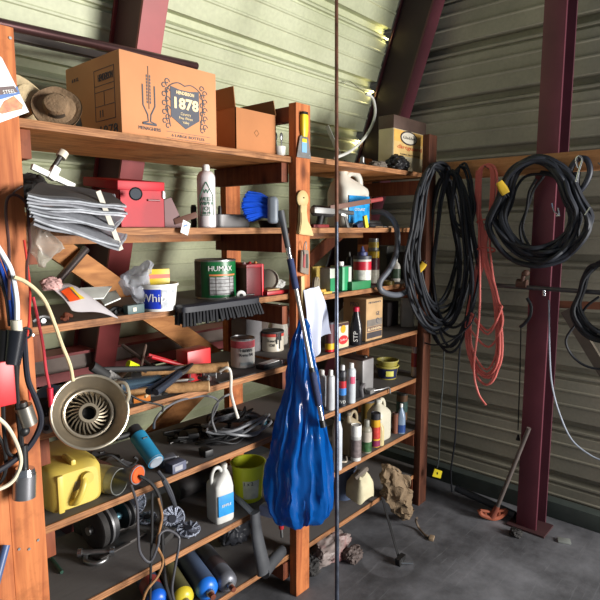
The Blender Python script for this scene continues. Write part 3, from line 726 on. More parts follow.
# clear plastic bag hanging below
def bagmesh(pts, seed, amp=.012, n=28, flat=.45):
    """pts: list of (u,v,halfwidth_px,Y)"""
    rr = []; pts = [tuple(q)+(Yq,) for q, Yq in zip(spl([p[:3] for p in pts], 5), [pts[min(i//5, len(pts)-2)][3]*(1-(i/5-min(i//5, len(pts)-2)))+pts[min(i//5, len(pts)-2)+1][3]*(i/5-min(i//5, len(pts)-2)) for i in range(5*(len(pts)-1)+1)])]
    for k, (u, v, hw, Y) in enumerate(pts):
        c = PY(u, v, Y); w_ = hw*depth(c)/FPX; ring = []
        for j in range(n):
            a = 2*PI*j/n
            q = 1+.10*math.sin(5*a+seed+k*.09)+.06*math.sin(9*a+seed*2-k*.13)
            dx = math.cos(a)*w_*q; dy = math.sin(a)*w_*q*flat
            rt = Vector((math.sin(YAW), -math.cos(YAW), 0)); fw = Vector((math.cos(YAW), math.sin(YAW), 0))
            p = c+rt*dx+fw*dy; p += mnoise.noise_vector(p*26+Vector((seed, 0, 0)))*amp+mnoise.noise_vector(p*70+Vector((seed, 0, 0)))*amp*.4
            ring.append(p)
        rr.append(ring)
    g = G(); g.rings(rr); return g
soften(solo(bagmesh([(38, 222, 6, 1.42), (40, 232, 11, 1.42), (44, 243, 15, 1.42), (43, 255, 12, 1.42), (38, 264, 5, 1.44)], 2, .018, n=60), 'clear_bag', film((228, 222, 212), .12, .4), 'crumpled clear plastic bag hanging below the silver sunshades', 'bag'))
# white clamp with dark bolt on top
p = PY(54, 187, 1.5)
t = thing('bar_clamp', 'white plastic clamp with a bolt lying on top of the silver sunshades', 'clamp', (p.x, 1.52, PY(54, 187, 1.52).z-.0), .1)
G().bar((-.05, 0, .05), (.07, 0, .005), .016, .012, bev=.002).bar((0, 0, .02), (.02, 0, .055), .022, .02, bev=.003).build('jaw', WHITE, t)
G().cyl((.01, 0, .05), (.038, 0, .09), .007).build('bolt', DSTEEL, t); G().cyl((.034, 0, .082), (.045, 0, .098), .014).build('knob', OFFW, t)
p = PY(36, 186, 1.6); rag('dark cloth bundle behind the white clamp at left', (p.x+.0, 1.66, SZ['f']+.06), .06, .06, .05, SOOT, 6)
# red steel cash box with open lid
X0, X1 = PY(121, 226, 1.5).x, PY(165, 225, 1.5).x; w = (X1-X0)/2; d = .1; hh = PY(140, 189, 1.5).z-SZ['f']
t = thing('cash_box', 'bright red metal box with its lid ajar on the second shelf', 'metal box', ((X0+X1)/2, 1.5+d, f_z))
REDB = mat((178, 14, 34), .5, .0, .15, 10, grime=(150, 20, 34), spec=.3)
g = G(); th = .002
g.box(-w, -d, 0, w, d, th); g.box(-w, -d, 0, -w+th, d, hh); g.box(w-th, -d, 0, w, d, hh); g.box(-w, -d, 0, w, -d+th, hh); g.box(-w, d-th, 0, w, d, hh); g.build('body', REDB, t)
lid = G().box(-w-.004, -d-.004, 0, w+.004, d+.004, .028, .003, Matrix.Translation((-.004, 0, hh+.006)) @ Matrix.Rotation(.11, 4, 'X') @ Matrix.Rotation(-.02, 4, 'Y')).build('lid', REDB, t)
G().tube([(w*.2, -d-.004, hh*.72), (w*.75, -d-.004, hh*.72)], .003, 6).build('handle', mat((110, 20, 28), .4), t)
G().box(w*.9, -d-.006, hh*.78, w*1.02, -d, hh*.98, .001).build('latch', STEEL, t)
p = PY(127, 194, 1.47)
t = thing('flashlight', 'small black flashlight lying at the front of the red metal box', 'flashlight', (p.x, 1.445, p.z), rot=(0, 0, 0))
G().cyl((.02, .02, 0), (-.005, -.03, -.002), .009).build('barrel', BLACK, t); G().cyl((-.005, -.03, -.002), (-.015, -.045, -.003), .011, .019).build('head', BLACK, t)
G().cyl((-.0152, -.0455, -.003), (-.0158, -.0465, -.003), .015).build('lens', CHROME, t)
# dust pan
p = PY(172, 226, 1.52)
t = thing('dustpan', 'dark maroon dustpan standing beside the red metal box', 'dustpan', (p.x+.02, 1.58, f_z), -.2)
G().prism([(-.035, 0), (.06, 0), (.012, .10), (-.035, .085)], -.02, -.016).box(-.035, -.02, 0, .05, .06, .004).box(-.037, -.02, 0, -.033, .06, .085).build('pan', mat((92, 34, 36), .5), t)
G().bar((.02, -.02, .02), (.09, -.05, .045), .02, .006, bev=.002).build('handle', mat((110, 78, 66), .5), t)
p = PY(189, 226, 1.43)
t = thing('hang_tag', 'white paper tag with a blue mark hanging at the second shelf edge', 'tag', (p.x, 1.448, p.z))
G().prism([(-.02, -.02), (.008, -.03), (.02, .008), (-.008, .02)], 0, .002).build('card', WHITE, t); G().prism([(-.008, -.004), (.009, .001), (.008, .007), (-.009, .002)], -.0008, .001).build('blue_mark', BLUE, t)
for k, (u0, u1, vt, lab) in enumerate(((191, 197, 205, 'small black cylinder left of the white spray can'), (218, 222, 206, 'black upright peg right of the white spray can'))):
    f = fit(u0, u1, vt, 226, SZ['f'], 1.7); solo(G().lathe([(f[2], 0), (f[2], f[3]-.01), (f[2]*.7, f[3])], 14), 'black_cartridge', BLACK, lab, 'cartridge', (f[0], f[1], f_z))
# tall white spray can with green triangle print
f = fit(198, 216, 165, 227, SZ['f'], 1.53)
t = aerosol('tall white spray bottle with green triangle print on the second shelf', f, mat((222, 214, 214), .3, .1, .06), WHITE, (), None, capr=.42, caph=.1, name='spray_bottle')
x_, y_, r_, h_ = f; GP = mat((60, 120, 90), .5)
g = G(); tri = [(0, .7), (-.9, .46), (.9, .46)]
def onr(a, zz): return ((r_+.001)*math.cos(a-PI/2), (r_+.001)*math.sin(a-PI/2), zz*h_)
for a0, z0_, a1, z1_ in ((0, .72, -.75, .5), (0, .72, .75, .5), (-.75, .5, -.75, .2), (.75, .5, .75, .2), (-.75, .2, .75, .2)):
    g.tube([onr(a0+(a1-a0)*q/6, z0_+(z1_-z0_)*q/6) for q in range(7)], .0012, 5)
g.build('triangle_print', GP, t)
for s, z_, sz in (('W', .57, .02), ('WEED', .45, .018), ('WIPER', .38, .018), ('(O)', .3, .02), ('500 ML', .23, .012)): text_round(t, s, sz, r_, h_*z_, GP)
G().ball((0, -r_*.9, h_*.77), .004, (1, .3, 1), 8).build('dot_print', GP, t)
# grey baking tray
X0, X1 = PY(218, 226, 1.5).x, PY(255, 226, 1.5).x; w = (X1-X0)/2
t = thing('baking_tin', 'grey rectangular baking tin next to the white spray bottle', 'tray', ((X0+X1)/2, 1.56, f_z))
GREYT = mat((120, 118, 118), .35, .7, .1)
g = G(); S = [(0, 0, 0, w*.9, .05, 6), (0, 0, .046, w, .06, 6), (0, 0, .048, w+.005, .065, 6), (0, 0, .046, w-.003, .057, 6), (0, 0, .003, w*.88, .048, 6)]; g.loft(S, 40); g.build('pan', GREYT, t)
f = fit(258, 283, 216, 226, SZ['f'], 1.62); t = thing('trinket_dish', 'dark open dish of small parts under the blue brush', 'dish', (f[0], f[1], f_z))
G().lathe([(f[2]*.8, 0), (f[2], .03), (f[2]*.95, .03), (f[2]*.75, .004), (.001, .004)], 24).build('dish', DSTEEL, t)
for k in range(3): solo(G().cyl((0, 0, 0), (.02, .01*k-.01, .006), .006), 'pipe_nipple', [STEEL, RUST, mat((180, 140, 90), .5)][k], ['steel pipe nipple in the dark dish', 'rusty pipe nipple in the dark dish', 'brass-coloured pipe nipple in the dark dish'][k], 'pipe nipple', (f[0]-.03+.022*k, f[1]-.015, f_z+.022))
# wash brush on a telescopic pole
A, B = PY(281, 213, 1.38), PY(323, 426, 1.235)
t = thing('wash_brush', 'blue wash brush on a long silver pole leaning on the middle post', 'brush', A)
dv = (B-A); L_ = dv.length; dn = dv.normalized()
def seg(a, b_, r, m, nm, r1=None): G().tube([dn*L_*a, dn*L_*b_], r, 14, r1=r1).build(nm, m, t)
seg(-.01, .16, .013, mat((70, 72, 76), .5), 'socket', .010)
seg(.14, 1.0, .0082, ALU, 'tube'); seg(.15, .22, .0095, CHROME, 'collar'); seg(.21, .35, .0125, mat((40, 52, 92), .8, bump=.5, scale=40), 'grip')
seg(.74, .9, .0135, mat((40, 50, 84), .8, bump=.5, scale=40), 'grip'); seg(.72, .745, .0115, BLACK, 'clamp_collar'); seg(.97, 1.005, .0115, BLACK, 'end_cap'); seg(.9, .975, .0095, CHROME, 'collar')
Mh = Matrix.Translation((-.02, .02, .012))
G().box(-.05, -.018, -.05, .05, .018, .045, .014, Mh @ Matrix.Rotation(.72, 4, 'Z'), 3).build('brush_head', mat((120, 128, 138), .45), t)
g = G(); rb = random.Random(5)
lf = Vector((-.66, .75, 0)); bk = Vector((.75, .66, 0)); hc = Mh.translation+bk*.02
for i in range(460):
    w1, w2 = rb.uniform(-1, 1), rb.uniform(-1, 1)
    st = hc+bk*.045*w1+Vector((0, 0, .03*w2))
    e_ = hc+lf*(.105*math.sqrt(max(.1, 1-.35*w2*w2)))+bk*.07*w1+Vector((0, 0, .048*w2+.012))+Vector((rb.uniform(-1, 1), rb.uniform(-1, 1), rb.uniform(-1, 1)))*.006
    g.tube([st, (st+e_)/2+Vector((0, 0, .01)), e_], .0034, 4, r1=.003)
b_ = g.build('bristles', mat((20, 80, 200), .5, var=.3), t); b_['kind'] = 'stuff'
# ================================================================ right bay, second shelf
f_z = R_['f']+.0005
f = fitx(346, 371, 169, 1.55, R_['f']); f = (f[0], 1.62, f[2], f[3])
jug('white plastic jug with a blue label on the second shelf, right bay', f, .13, mat((205, 202, 190), .4, var=.08), mat((215, 210, 195), .4), mat((30, 140, 205), .4, var=.35, scale=40), text='COOLANT', tsize=.018, labz=(.08, .55), rz=0)
def hand_tool(name, label, cat, a, b_, hm, bm_, w=.012, frac=.5, blade=.012, th=.006):
    a, b_ = Vector(a), Vector(b_); t = thing(name, label, cat, a); d_ = b_-a; L = d_.length
    G().tube([Vector((0, 0, 0)), d_*.1, d_*frac*.9, d_*frac], w/2, 10, flat=.7).build('handle', hm, t)
    G().bar(d_*(frac-.02), d_, blade, th, bev=.001).build('head', bm_, t); return t
z_ = R_['f']
hand_tool('wood_rasp', 'long brown rasp with a red tip pointing right across the white jug', 'rasp', PY(382, 199, 1.47), PY(330, 208, 1.5), mat((150, 60, 60), .5), mat((110, 76, 62), .6), .02, .25, .022, .008)
hand_tool('caulking_gun', 'dull steel caulking gun lying under the rasp on the second shelf', 'caulking gun', PY(353, 213, 1.5), PY(313, 210, 1.5), STEEL, ALU, .02, .5, .024, .02)
t = thing('power_drill', 'dark grey hand drill behind the hanging rod on the second shelf', 'drill', (PY(325, 205, 1.55).x, 1.56, z_+.001), -.3)
G().tube([(-.05, 0, .075), (-.04, 0, .075), (.03, 0, .07), (.045, 0, .07)], .024, 16).build('housing', mat((62, 60, 60), .5), t); G().tube([(-.01, 0, .06), (-.025, 0, .0)], .015, 12).build('grip', DBLACK, t); G().cyl((.045, 0, .07), (.08, 0, .07), .013, .009).build('chuck', STEEL, t)
G().ball((-.05, 0, .075), .022, (.7, 1, 1), 12).build('motor_cap', mat((90, 86, 84), .5), t)
solo(G().box(-.055, -.02, 0, .055, .02, .014, .003), 'red_case', mat((120, 34, 36), .5), 'flat dark red case at the front of the second shelf, right bay', 'case', (PY(318, 229, 1.5).x, 1.5, z_+.001), .05)
t = thing('paint_scraper', 'white-handled scraper standing at the edge of the second shelf', 'scraper', (PY(351, 228, 1.47).x, 1.485, z_+.001), .1)
G().bar((0, 0, 0), (.0, .02, .055), .02, .006, up=(1, 0, 0), bev=.002).build('blade', ALU, t); G().bar((-.012, .01, .055), (-.035, .02, .06), .012, .012, bev=.002).build('handle', WHITE, t)
t = thing('caulk_tube', 'dark blue and yellow sealant box lying in front of the white jug', 'sealant', (PY(364, 228, 1.49).x, 1.49, z_+.001))
G().box(-.045, .0, 0, .012, .03, .026, .002, Matrix.Rotation(-.35, 4, 'Y') @ Matrix.Translation((0, 0, .006))).build('carton', mat((30, 34, 70), .5), t)
G().bar((.012, -.005, .0), (-.004, -.005, .056), .024, .012, up=(1, 0, 0), bev=.001).build('yellow_end', mat((215, 205, 50), .5), t)
t = thing('tool_bit_set', 'row of dull grey pipe pieces behind the yellow sealant at right', 'pipe pieces', (PY(390, 222, 1.5).x, 1.6, z_+.001))
for k in range(4): G().cyl((-.09, .012*k, .012+.016*(k % 2)), (.08, .012*k, .012+.016*(k % 2)), .010, n=10).build('pipe', STEEL if k % 2 else mat((110, 108, 110), .5, .5), t)
for k in range(4):
    p = PY(380+6*k, 228, 1.476); solo(G().tube([(0, 0, .004), (.03, .01, .005), (.05, .0, .004)], .0028, 6), 'nail_set', DSTEEL if k % 2 else mat((140, 110, 80), .6), ['first', 'second', 'third', 'fourth'][k]+' loose rod from the left along the right end of the second shelf edge', 'rod', (p.x-.03, 1.482, z_+.001), .15*k-.2)
# vacuum style hose looping down from the second shelf
cord('grey_hose', 'grey flexible hose hanging down in a loop from the second shelf, right bay', 'hose', [PY(372, 212, 1.6), PY(385, 213, 1.52), PY(396, 226, 1.44), PY(397, 250, 1.43), PY(390, 268, 1.43), PY(380, 282, 1.44), PY(382, 291, 1.43), PY(396, 295, 1.42), PY(408, 290, 1.42), PY(412, 278, 1.42)], .014, mat((88, 92, 100), .45, var=.1), 10, n=12)
# ================================================================ SHELF E left (z 1.29)
z_ = SZ['e']; f_z = z_+.0005
# green coffee can
f = fit(196, 236, 259, 297, z_, 1.60)
t = rcan('large green tin can with a printed table on the third shelf', f, mat((150, 150, 140), .3, .6), STEEL, [(.05, .95, mat((18, 100, 52), .35, var=.25, scale=8)), ], None, lidh=.03)
x_, y_, r_, h_ = f
text_round(t, 'HUMAX', .026, r_+.001, h_*.78, WHITE, a0=.25); g = G()
def arcband(g, r, z0, z1, a0, a1, off=.0016):
    g.grid(lambda u, v: ((r+off)*math.cos(a0+(a1-a0)*u-PI/2), (r+off)*math.sin(a0+(a1-a0)*u-PI/2), z0+(z1-z0)*v), 14, 1, .0006); return g
arcband(g, r_, h_*.6, h_*.64, -.3, 1.1); g.build('orange_line', mat((210, 120, 70), .5), t)
arcband(G(), r_, h_*.12, h_*.57, -.3, 1.0).build('table_panel', mat((150, 150, 150), .5, var=.4, scale=70), t)
g = G()
for k in range(5): arcband(g, r_, h_*(.14+.09*k), h_*(.155+.09*k), -.3, 1.0, .0024)
for a in (-.3, .0, .7, .98): arcband(g, r_, h_*.12, h_*.57, a, a+.03, .0024)
g.build('table_lines', mat((60, 50, 50), .6), t)
arcband(G(), r_, h_*.05, h_*.95, -2.2, -.75).build('dark_text_panel', mat((60, 62, 56), .5, var=.5, scale=60), t)
# red tin box behind with brass plate and round dial
f = fitx(250, 262, 263, 1.52, z_); X1 = PY(261, 280, 1.52).x; 
t = thing('money_tin', 'tall dark red tin box to the right of the green can', 'tin box', (X1-.04, 1.60, f_z)); hh = PY(250, 263, 1.6).z-z_
G().box(-.04, -.085, 0, .04, .085, hh, .004).build('body', mat((96, 16, 24), .4, .2, .2), t)
G().box(-.043, -.088, hh-.012, .043, .088, hh+.002, .003).build('lid', mat((150, 30, 40), .4), t)
for k in range(3): G().ball((-.03+.03*k, -.06, hh+.004), .007, n=8).build('knob', [mat((180, 150, 150), .4), RED, BRACEW][k], t)
g = G(); g.box(.036, -.09, 0, .045, -.083, hh, .001); g.build('corner_edge', mat((200, 40, 50), .4), t)
t = thing('plastic_disc', 'round white plastic lid standing behind the red tin box', 'lid', (PY(268, 280, 1.62).x, 1.62, z_+.047), rot=(PI/2+.1, 0, -.7))
G().lathe([(.001, 0), (.042, 0), (.045, .008), (.043, .009), (.04, .003), (.001, .003)], 30).build('disc', OFFW, t)
rag('crumpled white cloth behind the red clamp on the third shelf', (PY(277, 284, 1.66).x, 1.66, z_+.001), .045, .03, .02, WHITE, 21, 'white_rag')
t = thing('red_tray', 'flat red plastic case lying at the right end of the third shelf, left bay', 'case', (PY(273, 295, 1.52).x, 1.53, f_z), .0)
G().box(-.062, -.04, 0, .062, .04, .016, .004).build('case', mat((165, 30, 38), .4), t); G().box(-.05, -.03, .016, .02, .03, .022, .002).build('tan_insert', mat((170, 140, 100), .7), t)
t = thing('ball_fitting', 'small white round knob at the front shelf edge beside the black broom', 'knob', (PY(244, 294, 1.475).x, 1.49, z_+.016), rot=(PI/2, 0, -.5))
G().lathe([(.001, -.02), (.013, -.018), (.017, -.006), (.017, .004), (.001, .006)], 22).build('knob', WHITE, t); G().lathe([(.006, .0055), (.006, .0075), (.001, .008)], 12).build('centre', DSTEEL, t)
G().cyl((.015, 0, 0), (.05, 0, -.005), .003).build('stem', DSTEEL, t)
# broom head
A, B = PY(178, 300, 1.44), PY(256, 300, 1.44)
t = thing('broom_head', 'wide black push broom head with bristles hanging over the third shelf edge', 'broom', ((A.x+B.x)/2, 1.44, z_+.004)); w = (B.x-A.x)/2
G().loft([(0, 0, -.012, w, .028, 6), (0, 0, .006, w, .03, 6), (0, 0, .012, w*.97, .022, 5)], 40).build('block', mat((30, 32, 40), .5), t)
g = G(); rb = random.Random(2)
for i in range(26):
    for j in range(3):
        x_ = -w*.96+w*1.92*i/25; y_ = -.02+.02*j
        g.tube([(x_, y_, -.01), (x_+(x_/w)*.012+rb.uniform(-.004, .004), y_-.012+rb.uniform(-.003, .003), -.052+rb.uniform(-.004, .004))], .0052, 5, r1=.0062)
o = g.build('bristles', mat((24, 25, 30), .8, var=.3, scale=40), t); o['kind'] = 'stuff'
# whip tub and its contents
f = fit(139, 178, 283, 308, z_, 1.50); x_, y_, r_, h_ = f
t = thing('plastic_tub', 'white plastic tub with a blue panel reading whip on the third shelf', 'tub', (x_, y_, f_z), facing(Vector((x_, y_, 0))))
G().lathe([(r_*.82, 0), (r_*.97, h_*.9), (r_*1.04, h_*.92), (r_*1.04, h_), (r_*.98, h_), (r_*.94, h_*.9), (r_*.79, .003), (.001, .003)], 36).build('body', WHITE, t)
def tubp(a0, a1, z0, z1, off=.0012): return lambda u, v: ((r_*(.82+.167*(z0+(z1-z0)*v))+off)*math.cos(a0+(a1-a0)*u-PI/2), (r_*(.82+.167*(z0+(z1-z0)*v))+off)*math.sin(a0+(a1-a0)*u-PI/2), h_*(z0+(z1-z0)*v))
G().grid(tubp(-.9, .15, .1, .82), 12, 3, .0008).build('blue_panel', mat((30, 60, 190), .4), t)
G().grid(tubp(.2, 1.0, .12, .8), 12, 3, .0008).build('grey_panel', mat((190, 195, 200), .5, var=.3, scale=60), t)
text_round(t, 'Whip', .036, r_*.94, h_*.5, WHITE, a0=-.28)
t = thing('yellow_packet', 'yellow packet standing inside the white whip tub', 'packet', (x_+.01, y_+.01, z_+.01), -.3)
G().box(-.034, -.004, 0, .036, .004, h_*1.4, .001).build('packet', mat((220, 190, 40), .4, var=.2), t); G().box(-.034, -.0052, h_*1.05, .036, -.003, h_*1.2).build('red_stripe', mat((205, 110, 90), .4), t)
solo(bagmesh([(140, 301, 9, 1.52), (137, 288, 13, 1.52), (136, 276, 13, 1.53), (142, 268, 9, 1.53), (146, 263, 4, 1.53)], 5, .02, flat=.6, n=60), 'clear_bag', film((225, 228, 236), .12, .5), 'crumpled clear plastic bag bunched up left of the white whip tub', 'bag')
# plastic bag with orange print and papers
g = G()
C = [PY(50, 285, 1.50), PY(70, 284, 1.56), PY(118, 317, 1.44), PY(72, 310, 1.44)]
def fn(u, v):
    p = (C[0]*(1-u)+C[3]*u)*(1-v)+(C[1]*(1-u)+C[2]*u)*v
    return p+Vector((0, 0, .022*math.sin(u*PI)*math.sin(v*PI)))+mnoise.noise_vector(p*14)*.010
g.grid(fn, 20, 14, .002)
t_ = solo(g, 'printed_bag', film((225, 220, 222), .3, .92), 'whitish plastic bag with an orange blob drooping over the third shelf edge', 'bag')
g = G(); oo = t_.location
for v0, cc, nm in ((.06, (225, 80, 30), 'orange_print'), (.34, (235, 190, 50), 'yellow_print')):
    g = G(); g.grid(lambda u, v: fn(.35+.4*u, v0+((.28 if v0 < .1 else .1)-.05*math.sin(u*PI))*v)-oo+Vector((0, -.004, .004)), 10, 6, .001); g.build(nm, mat(cc, .4), t_)
rag('pink and white crumpled tissue at the top of the orange printed bag', PY(52, 290, 1.50), .028, .022, .02, mat((190, 150, 145), .7, var=.4, scale=30), 17, 'tissue')
for k, (a, b_, c_, d_) in enumerate((((80, 295), (112, 293), (104, 305), (86, 306)), ((98, 302), (116, 297), (121, 305), (105, 312)))):
    Ys = (1.58, 1.58, 1.5, 1.5); Q = [PY(u, v, y) for (u, v), y in zip((a, b_, c_, d_), Ys)]
    g = G(); g.grid(lambda u, v: (Q[0]*(1-u)+Q[1]*u)*(1-v)+(Q[3]*(1-u)+Q[2]*u)*v+Vector((0, 0, .02)), 4, 4, .004)
    solo(g, 'paper_packet', mat((222, 226, 218), .6), ['white folded paper behind the orange printed bag', 'small white carton at the right of the folded paper on the third shelf'][k], 'paper')
rr = random.Random(11)
small = [(118, 298, 'black plier handle right of the small white carton'), (128, 303, 'dark socket piece below the clear bag'), (70, 318, 'dark bolt under the orange printed bag'), (45, 316, 'light metal clip near the left post on the third shelf')]
for k, (u, v, lab) in enumerate(small):
    p = PY(u, v, 1.50)
    g = G().tube(spl([(-.03, 0, .008), (0, .008, .018), (.03, 0, .008)], 5), .006, 8).cyl((0, 0, .007), (0, .02, .007), .007)
    solo(g, 'tool_piece', [DBLACK, DSTEEL, RUST, STEEL][k], lab, 'tool', (p.x, 1.51, f_z), rr.uniform(-1, 1))
t = thing('parts_case', 'small dark teal case in front of the whip tub', 'case', (PY(133, 306, 1.49).x, 1.485, f_z), .05)
G().box(-.03, -.012, 0, .03, .012, .028, .003).build('body', mat((60, 84, 84), .5), t); G().box(-.012, -.0135, .008, .0, -.01, .02).build('label_panel', OFFW, t)
# ================================================================ right bay shelf E (z 1.265)
z_ = R_['e']; f_z = z_+.0005
t = tin('yellow cardboard card standing behind the wire coils on the third shelf', fitx(312, 325, 262, 1.62, z_), .004, mat((205, 175, 85), .7), name='yellow_card', cat='card')
for k, (u, v, R, m, lab) in enumerate(((316, 284, .034, mat((150, 140, 120), .6), 'beige coil of wire standing on the third shelf right of the middle post'), (324, 281, .022, mat((90, 105, 120), .5), 'small blue-grey tape roll behind the beige coil'))):
    p = PY(u, v, 1.5+.06*k); solo(G().torus((0, 0, 0), R, .005, axis='y').torus((0, .008, 0), R*.92, .005, axis='y').torus((.003, -.006, 0), R*1.02, .004, axis='y'), 'wire_coil', m, lab, 'coil', (p.x, 1.5+.06*k, z_+R+.006), .5)
solo(G().torus((0, 0, .008), .04, .006).torus((0, 0, .016), .038, .005).box(-.01, -.05, 0, .05, -.03, .01, .002), 'tape_coil', mat((195, 160, 70), .6), 'yellow flat coil lying at the shelf edge beside the hanging white cloth', 'coil', (PY(318, 290, 1.52).x, 1.53, z_+.001))
tin('tall green and white tin just right of the hanging rod on the third shelf', fitx(342, 351, 262, 1.50, z_), .07, mat((40, 150, 95), .4), [(.35, .98, .04, .96, mat((200, 205, 195), .4)), (-.98, -.55, .04, .96, mat((120, 190, 150), .4))], WHITE, name='green_tin', capx=0, top=STEEL)
tin('green and cream tin behind the hanging rod on the third shelf', fitx(330, 339, 264, 1.50, z_), .06, mat((190, 200, 185), .4), [(-.98, .0, .04, .6, mat((40, 140, 90), .4))], None, name='green_tin', top=STEEL)
f = fit(353, 371, 256, 281, z_, 1.52)
rcan('squat can with a red and white band and dark lid on the green carton', (f[0], f[1], f[2], f[3]-.018), mat((190, 188, 180), .4), mat((50, 52, 60), .5), [(.5, .8, mat((190, 30, 50), .4)), (.05, .5, mat((205, 205, 195), .4, var=.3, scale=50))], None, lidh=.12).location.z = f_z+.0195
o_ = bpy.data.objects
f2 = fit(357, 367, 249, 257, z_, 1.52)
t = thing('pointed_nozzle', 'dark blue pointed nozzle on top of the red and white banded can', 'nozzle', (f[0], f[1], f_z+f[3]+.0015))
G().lathe([(f2[2], 0), (f2[2], .016), (f2[2]*.5, .02), (f2[2]*.3, .035), (.002, .045)], 18).build('cone', mat((60, 66, 110), .5), t)
tin('flat green carton under the red and white banded can', fitx(352, 371, 281, 1.475, z_), .09, mat((40, 120, 72), .5), name='green_carton', cat='carton', caph=0)
f = fit(367, 379, 258, 283, z_, 1.58); rcan('dark red can with a white label behind the banded can', f, mat((90, 26, 36), .4), mat((80, 30, 40), .4), [(.05, .55, mat((205, 200, 180), .4, var=.25, scale=40))], None)
hb = f[3]; f = (f[0], f[1], f[2]*.95, .035)
f_z += hb+.001; rcan('flat yellow tin stacked on the dark red can', f, mat((205, 170, 40), .4), mat((150, 130, 60), .4), lidh=.1)
f_z += .036; rcan('small grey and yellow tin topmost on the dark red can', (f[0], f[1], f[2]*.85, .062), mat((120, 122, 118), .4, .4), STEEL, [(.25, .7, mat((190, 165, 60), .4, var=.4, scale=40))]); f_z = z_+.0005
f = fit(346, 352, 252, 283, z_, 1.62); aerosol('slim dark spray bottle behind the green tin on the third shelf', f, DBLACK, DSTEEL, capr=.4)
f = fit(391, 400, 258, 281, z_, 1.56); bottle('white squeeze bottle with a dark label seen through the hose loop', f, mat((190, 186, 176), .4), WHITE, bands=[(.15, .55, mat((50, 70, 50), .5, var=.4, scale=50))], name='squeeze_bottle')
tin('grey plastic case at the back of the third shelf behind the hose', fitx(386, 404, 246, 1.74, z_), .07, mat((84, 84, 80), .6), name='plastic_case', cat='case', caph=0)
rcan('flat dark yellow tin lying under the hose loop', fit(383, 394, 288, 294, z_, 1.50)[:3]+(.02,), mat((130, 110, 40), .5), mat((120, 104, 44), .5), lidh=.2)
tin('black radio-like box near the right post on the third shelf', fitx(404, 418, 252, 1.60, z_), .08, mat((30, 32, 38), .5), [(-.8, .8, .5, .9, mat((60, 70, 90), .3))], name='black_case', cat='case', caph=0)
# ================================================================ SHELF D left (z 1.0)
z_ = SZ['d']; f_z = z_+.0005
HANN = mat((212, 208, 200), .35, .1, .12, 12); PINK = mat((196, 86, 96), .4, var=.3, scale=30)
f = fit(231, 255, 337, 368, z_); t = rcan('white paint can with a red upper band at the front of the fourth shelf', f, HANN, STEEL, [(.68, .92, PINK)], None, lidh=.05); x_, y_, r_, h_ = f
text_round(t, 'Famis', .024, r_+.001, h_*.62, INK, a0=.3); text_round(t, 'Kem 54', .018, r_+.001, h_*.45, INK, a0=.3); arcband(G(), r_, h_*.1, h_*.2, -.2, .9).build('small_print', mat((180, 190, 190), .5, var=.3, scale=60), t)
f = fit(261, 284, 330, 360, z_, 1.72); t = rcan('paint can with a dark lid and black drips behind the first paint can', f, mat((190, 182, 165), .4), mat((44, 42, 44), .6), [(.74, .9, mat((190, 70, 60), .4))], 'Touch\nOil', INK, .018, .55, lidh=.1); x_, y_, r_, h_ = f
g = G(); 
for a, l_ in ((.35, .5), (.6, .75), (.75, .35), (.5, .3)): arcband(g, r_, h_*(.9-l_), h_*.92, a, a+.09, .002)
g.build('black_drips', DBLACK, t)
f = fit(268, 288, 304, 334, z_, 1.80); t = bottle('white cone-shouldered jug at the back of the fourth shelf beside the middle post', f, mat((205, 200, 188), .4), WHITE, shoulder=.4, neck=.22, name='cone_jug', cat='jug')
G().ball((0, -f[2]*.96, f[3]*.25), .012, (1, .2, 1)).build('red_mark', mat((170, 60, 60), .5), t)
tin('grey carton behind the dark-lidded paint can', fitx(246, 262, 318, 1.74, z_), .1, mat((110, 108, 110), .6), name='grey_carton', cat='carton', caph=0)
for k in range(3):
    f = fit(240+8*k, 246+8*k, 304, 330, z_, 1.8); solo(G().box(-.012, -.012, 0, .012, .012, f[3], .002), 'wood_offcut', POSTD if k != 1 else BRACEW, ['left', 'middle', 'right'][k]+' upright wooden offcut of three behind the paint cans', 'offcut', (f[0], 1.815, f_z), .2)
# red box
t = tin('small bright red box with a grey end on the fourth shelf', fitx(186, 210, 350, 1.56, z_), .07, mat((196, 30, 34), .4), name='red_box', cat='box', caph=0); hh = .06
G().box(-.046, -.036, .004, -.042, .036, .07).build('grey_end', mat((110, 105, 108), .5), t)
# flat tool by paint can
t = thing('scraper_case', 'dark flat scraper with a white paper on it right of the paint can', 'scraper', (PY(272, 364, 1.50).x, 1.515, f_z), .1)
G().box(-.06, -.02, 0, .075, .02, .018, .003).build('case', BLACK, t); G().box(-.05, -.02, .019, .04, .015, .021).build('paper', WHITE, t); G().box(.055, -.021, .001, .076, .021, .0185, .001).build('pale_end', mat((170, 160, 160), .5), t)
solo(G().bar((-.09, 0, .003), (.09, 0, .003), .03, .002, up=(0, 1, 0)), 'flat_file', DSTEEL, 'thin dark file lying in front of the white paint can', 'file', (PY(235, 371, 1.49).x, 1.487, f_z), .0)
# hammers with round wooden handles
WH = wood((150, 108, 70), (196, 152, 104), (16, 1.2, 16), 5, knots=False)
for k, (a, b_, lab) in enumerate((((228, 371), (170, 352), 'hammer with a thick pale wooden handle end jutting over the shelf, right one'), ((209, 390), (140, 372), 'hammer with a thick pale wooden handle end jutting over the shelf, left one'))):
    A = PZ(a[0]-3, a[1], z_+.02); A = PY(a[0]-1, a[1]-4, 1.44-.03*k); B = A+Vector((-.26, .16, .006-.0))
    t = thing('hammer', lab, 'hammer', A); d_ = B-A
    G().tube([Vector((0, 0, 0)), d_*.02, d_*.5, d_], .02, 16, r1=.014).build('handle', WH, t)
    e = d_.normalized(); s_ = Vector((-e.y, e.x, 0)); G().tube([d_-s_*.05, d_+s_*.05], .017, 12).build('head', DSTEEL, t)
    G().tube([-e*.004, -e*.0], .019, 16).build('end_grain', mat((200, 170, 130), .7), t)
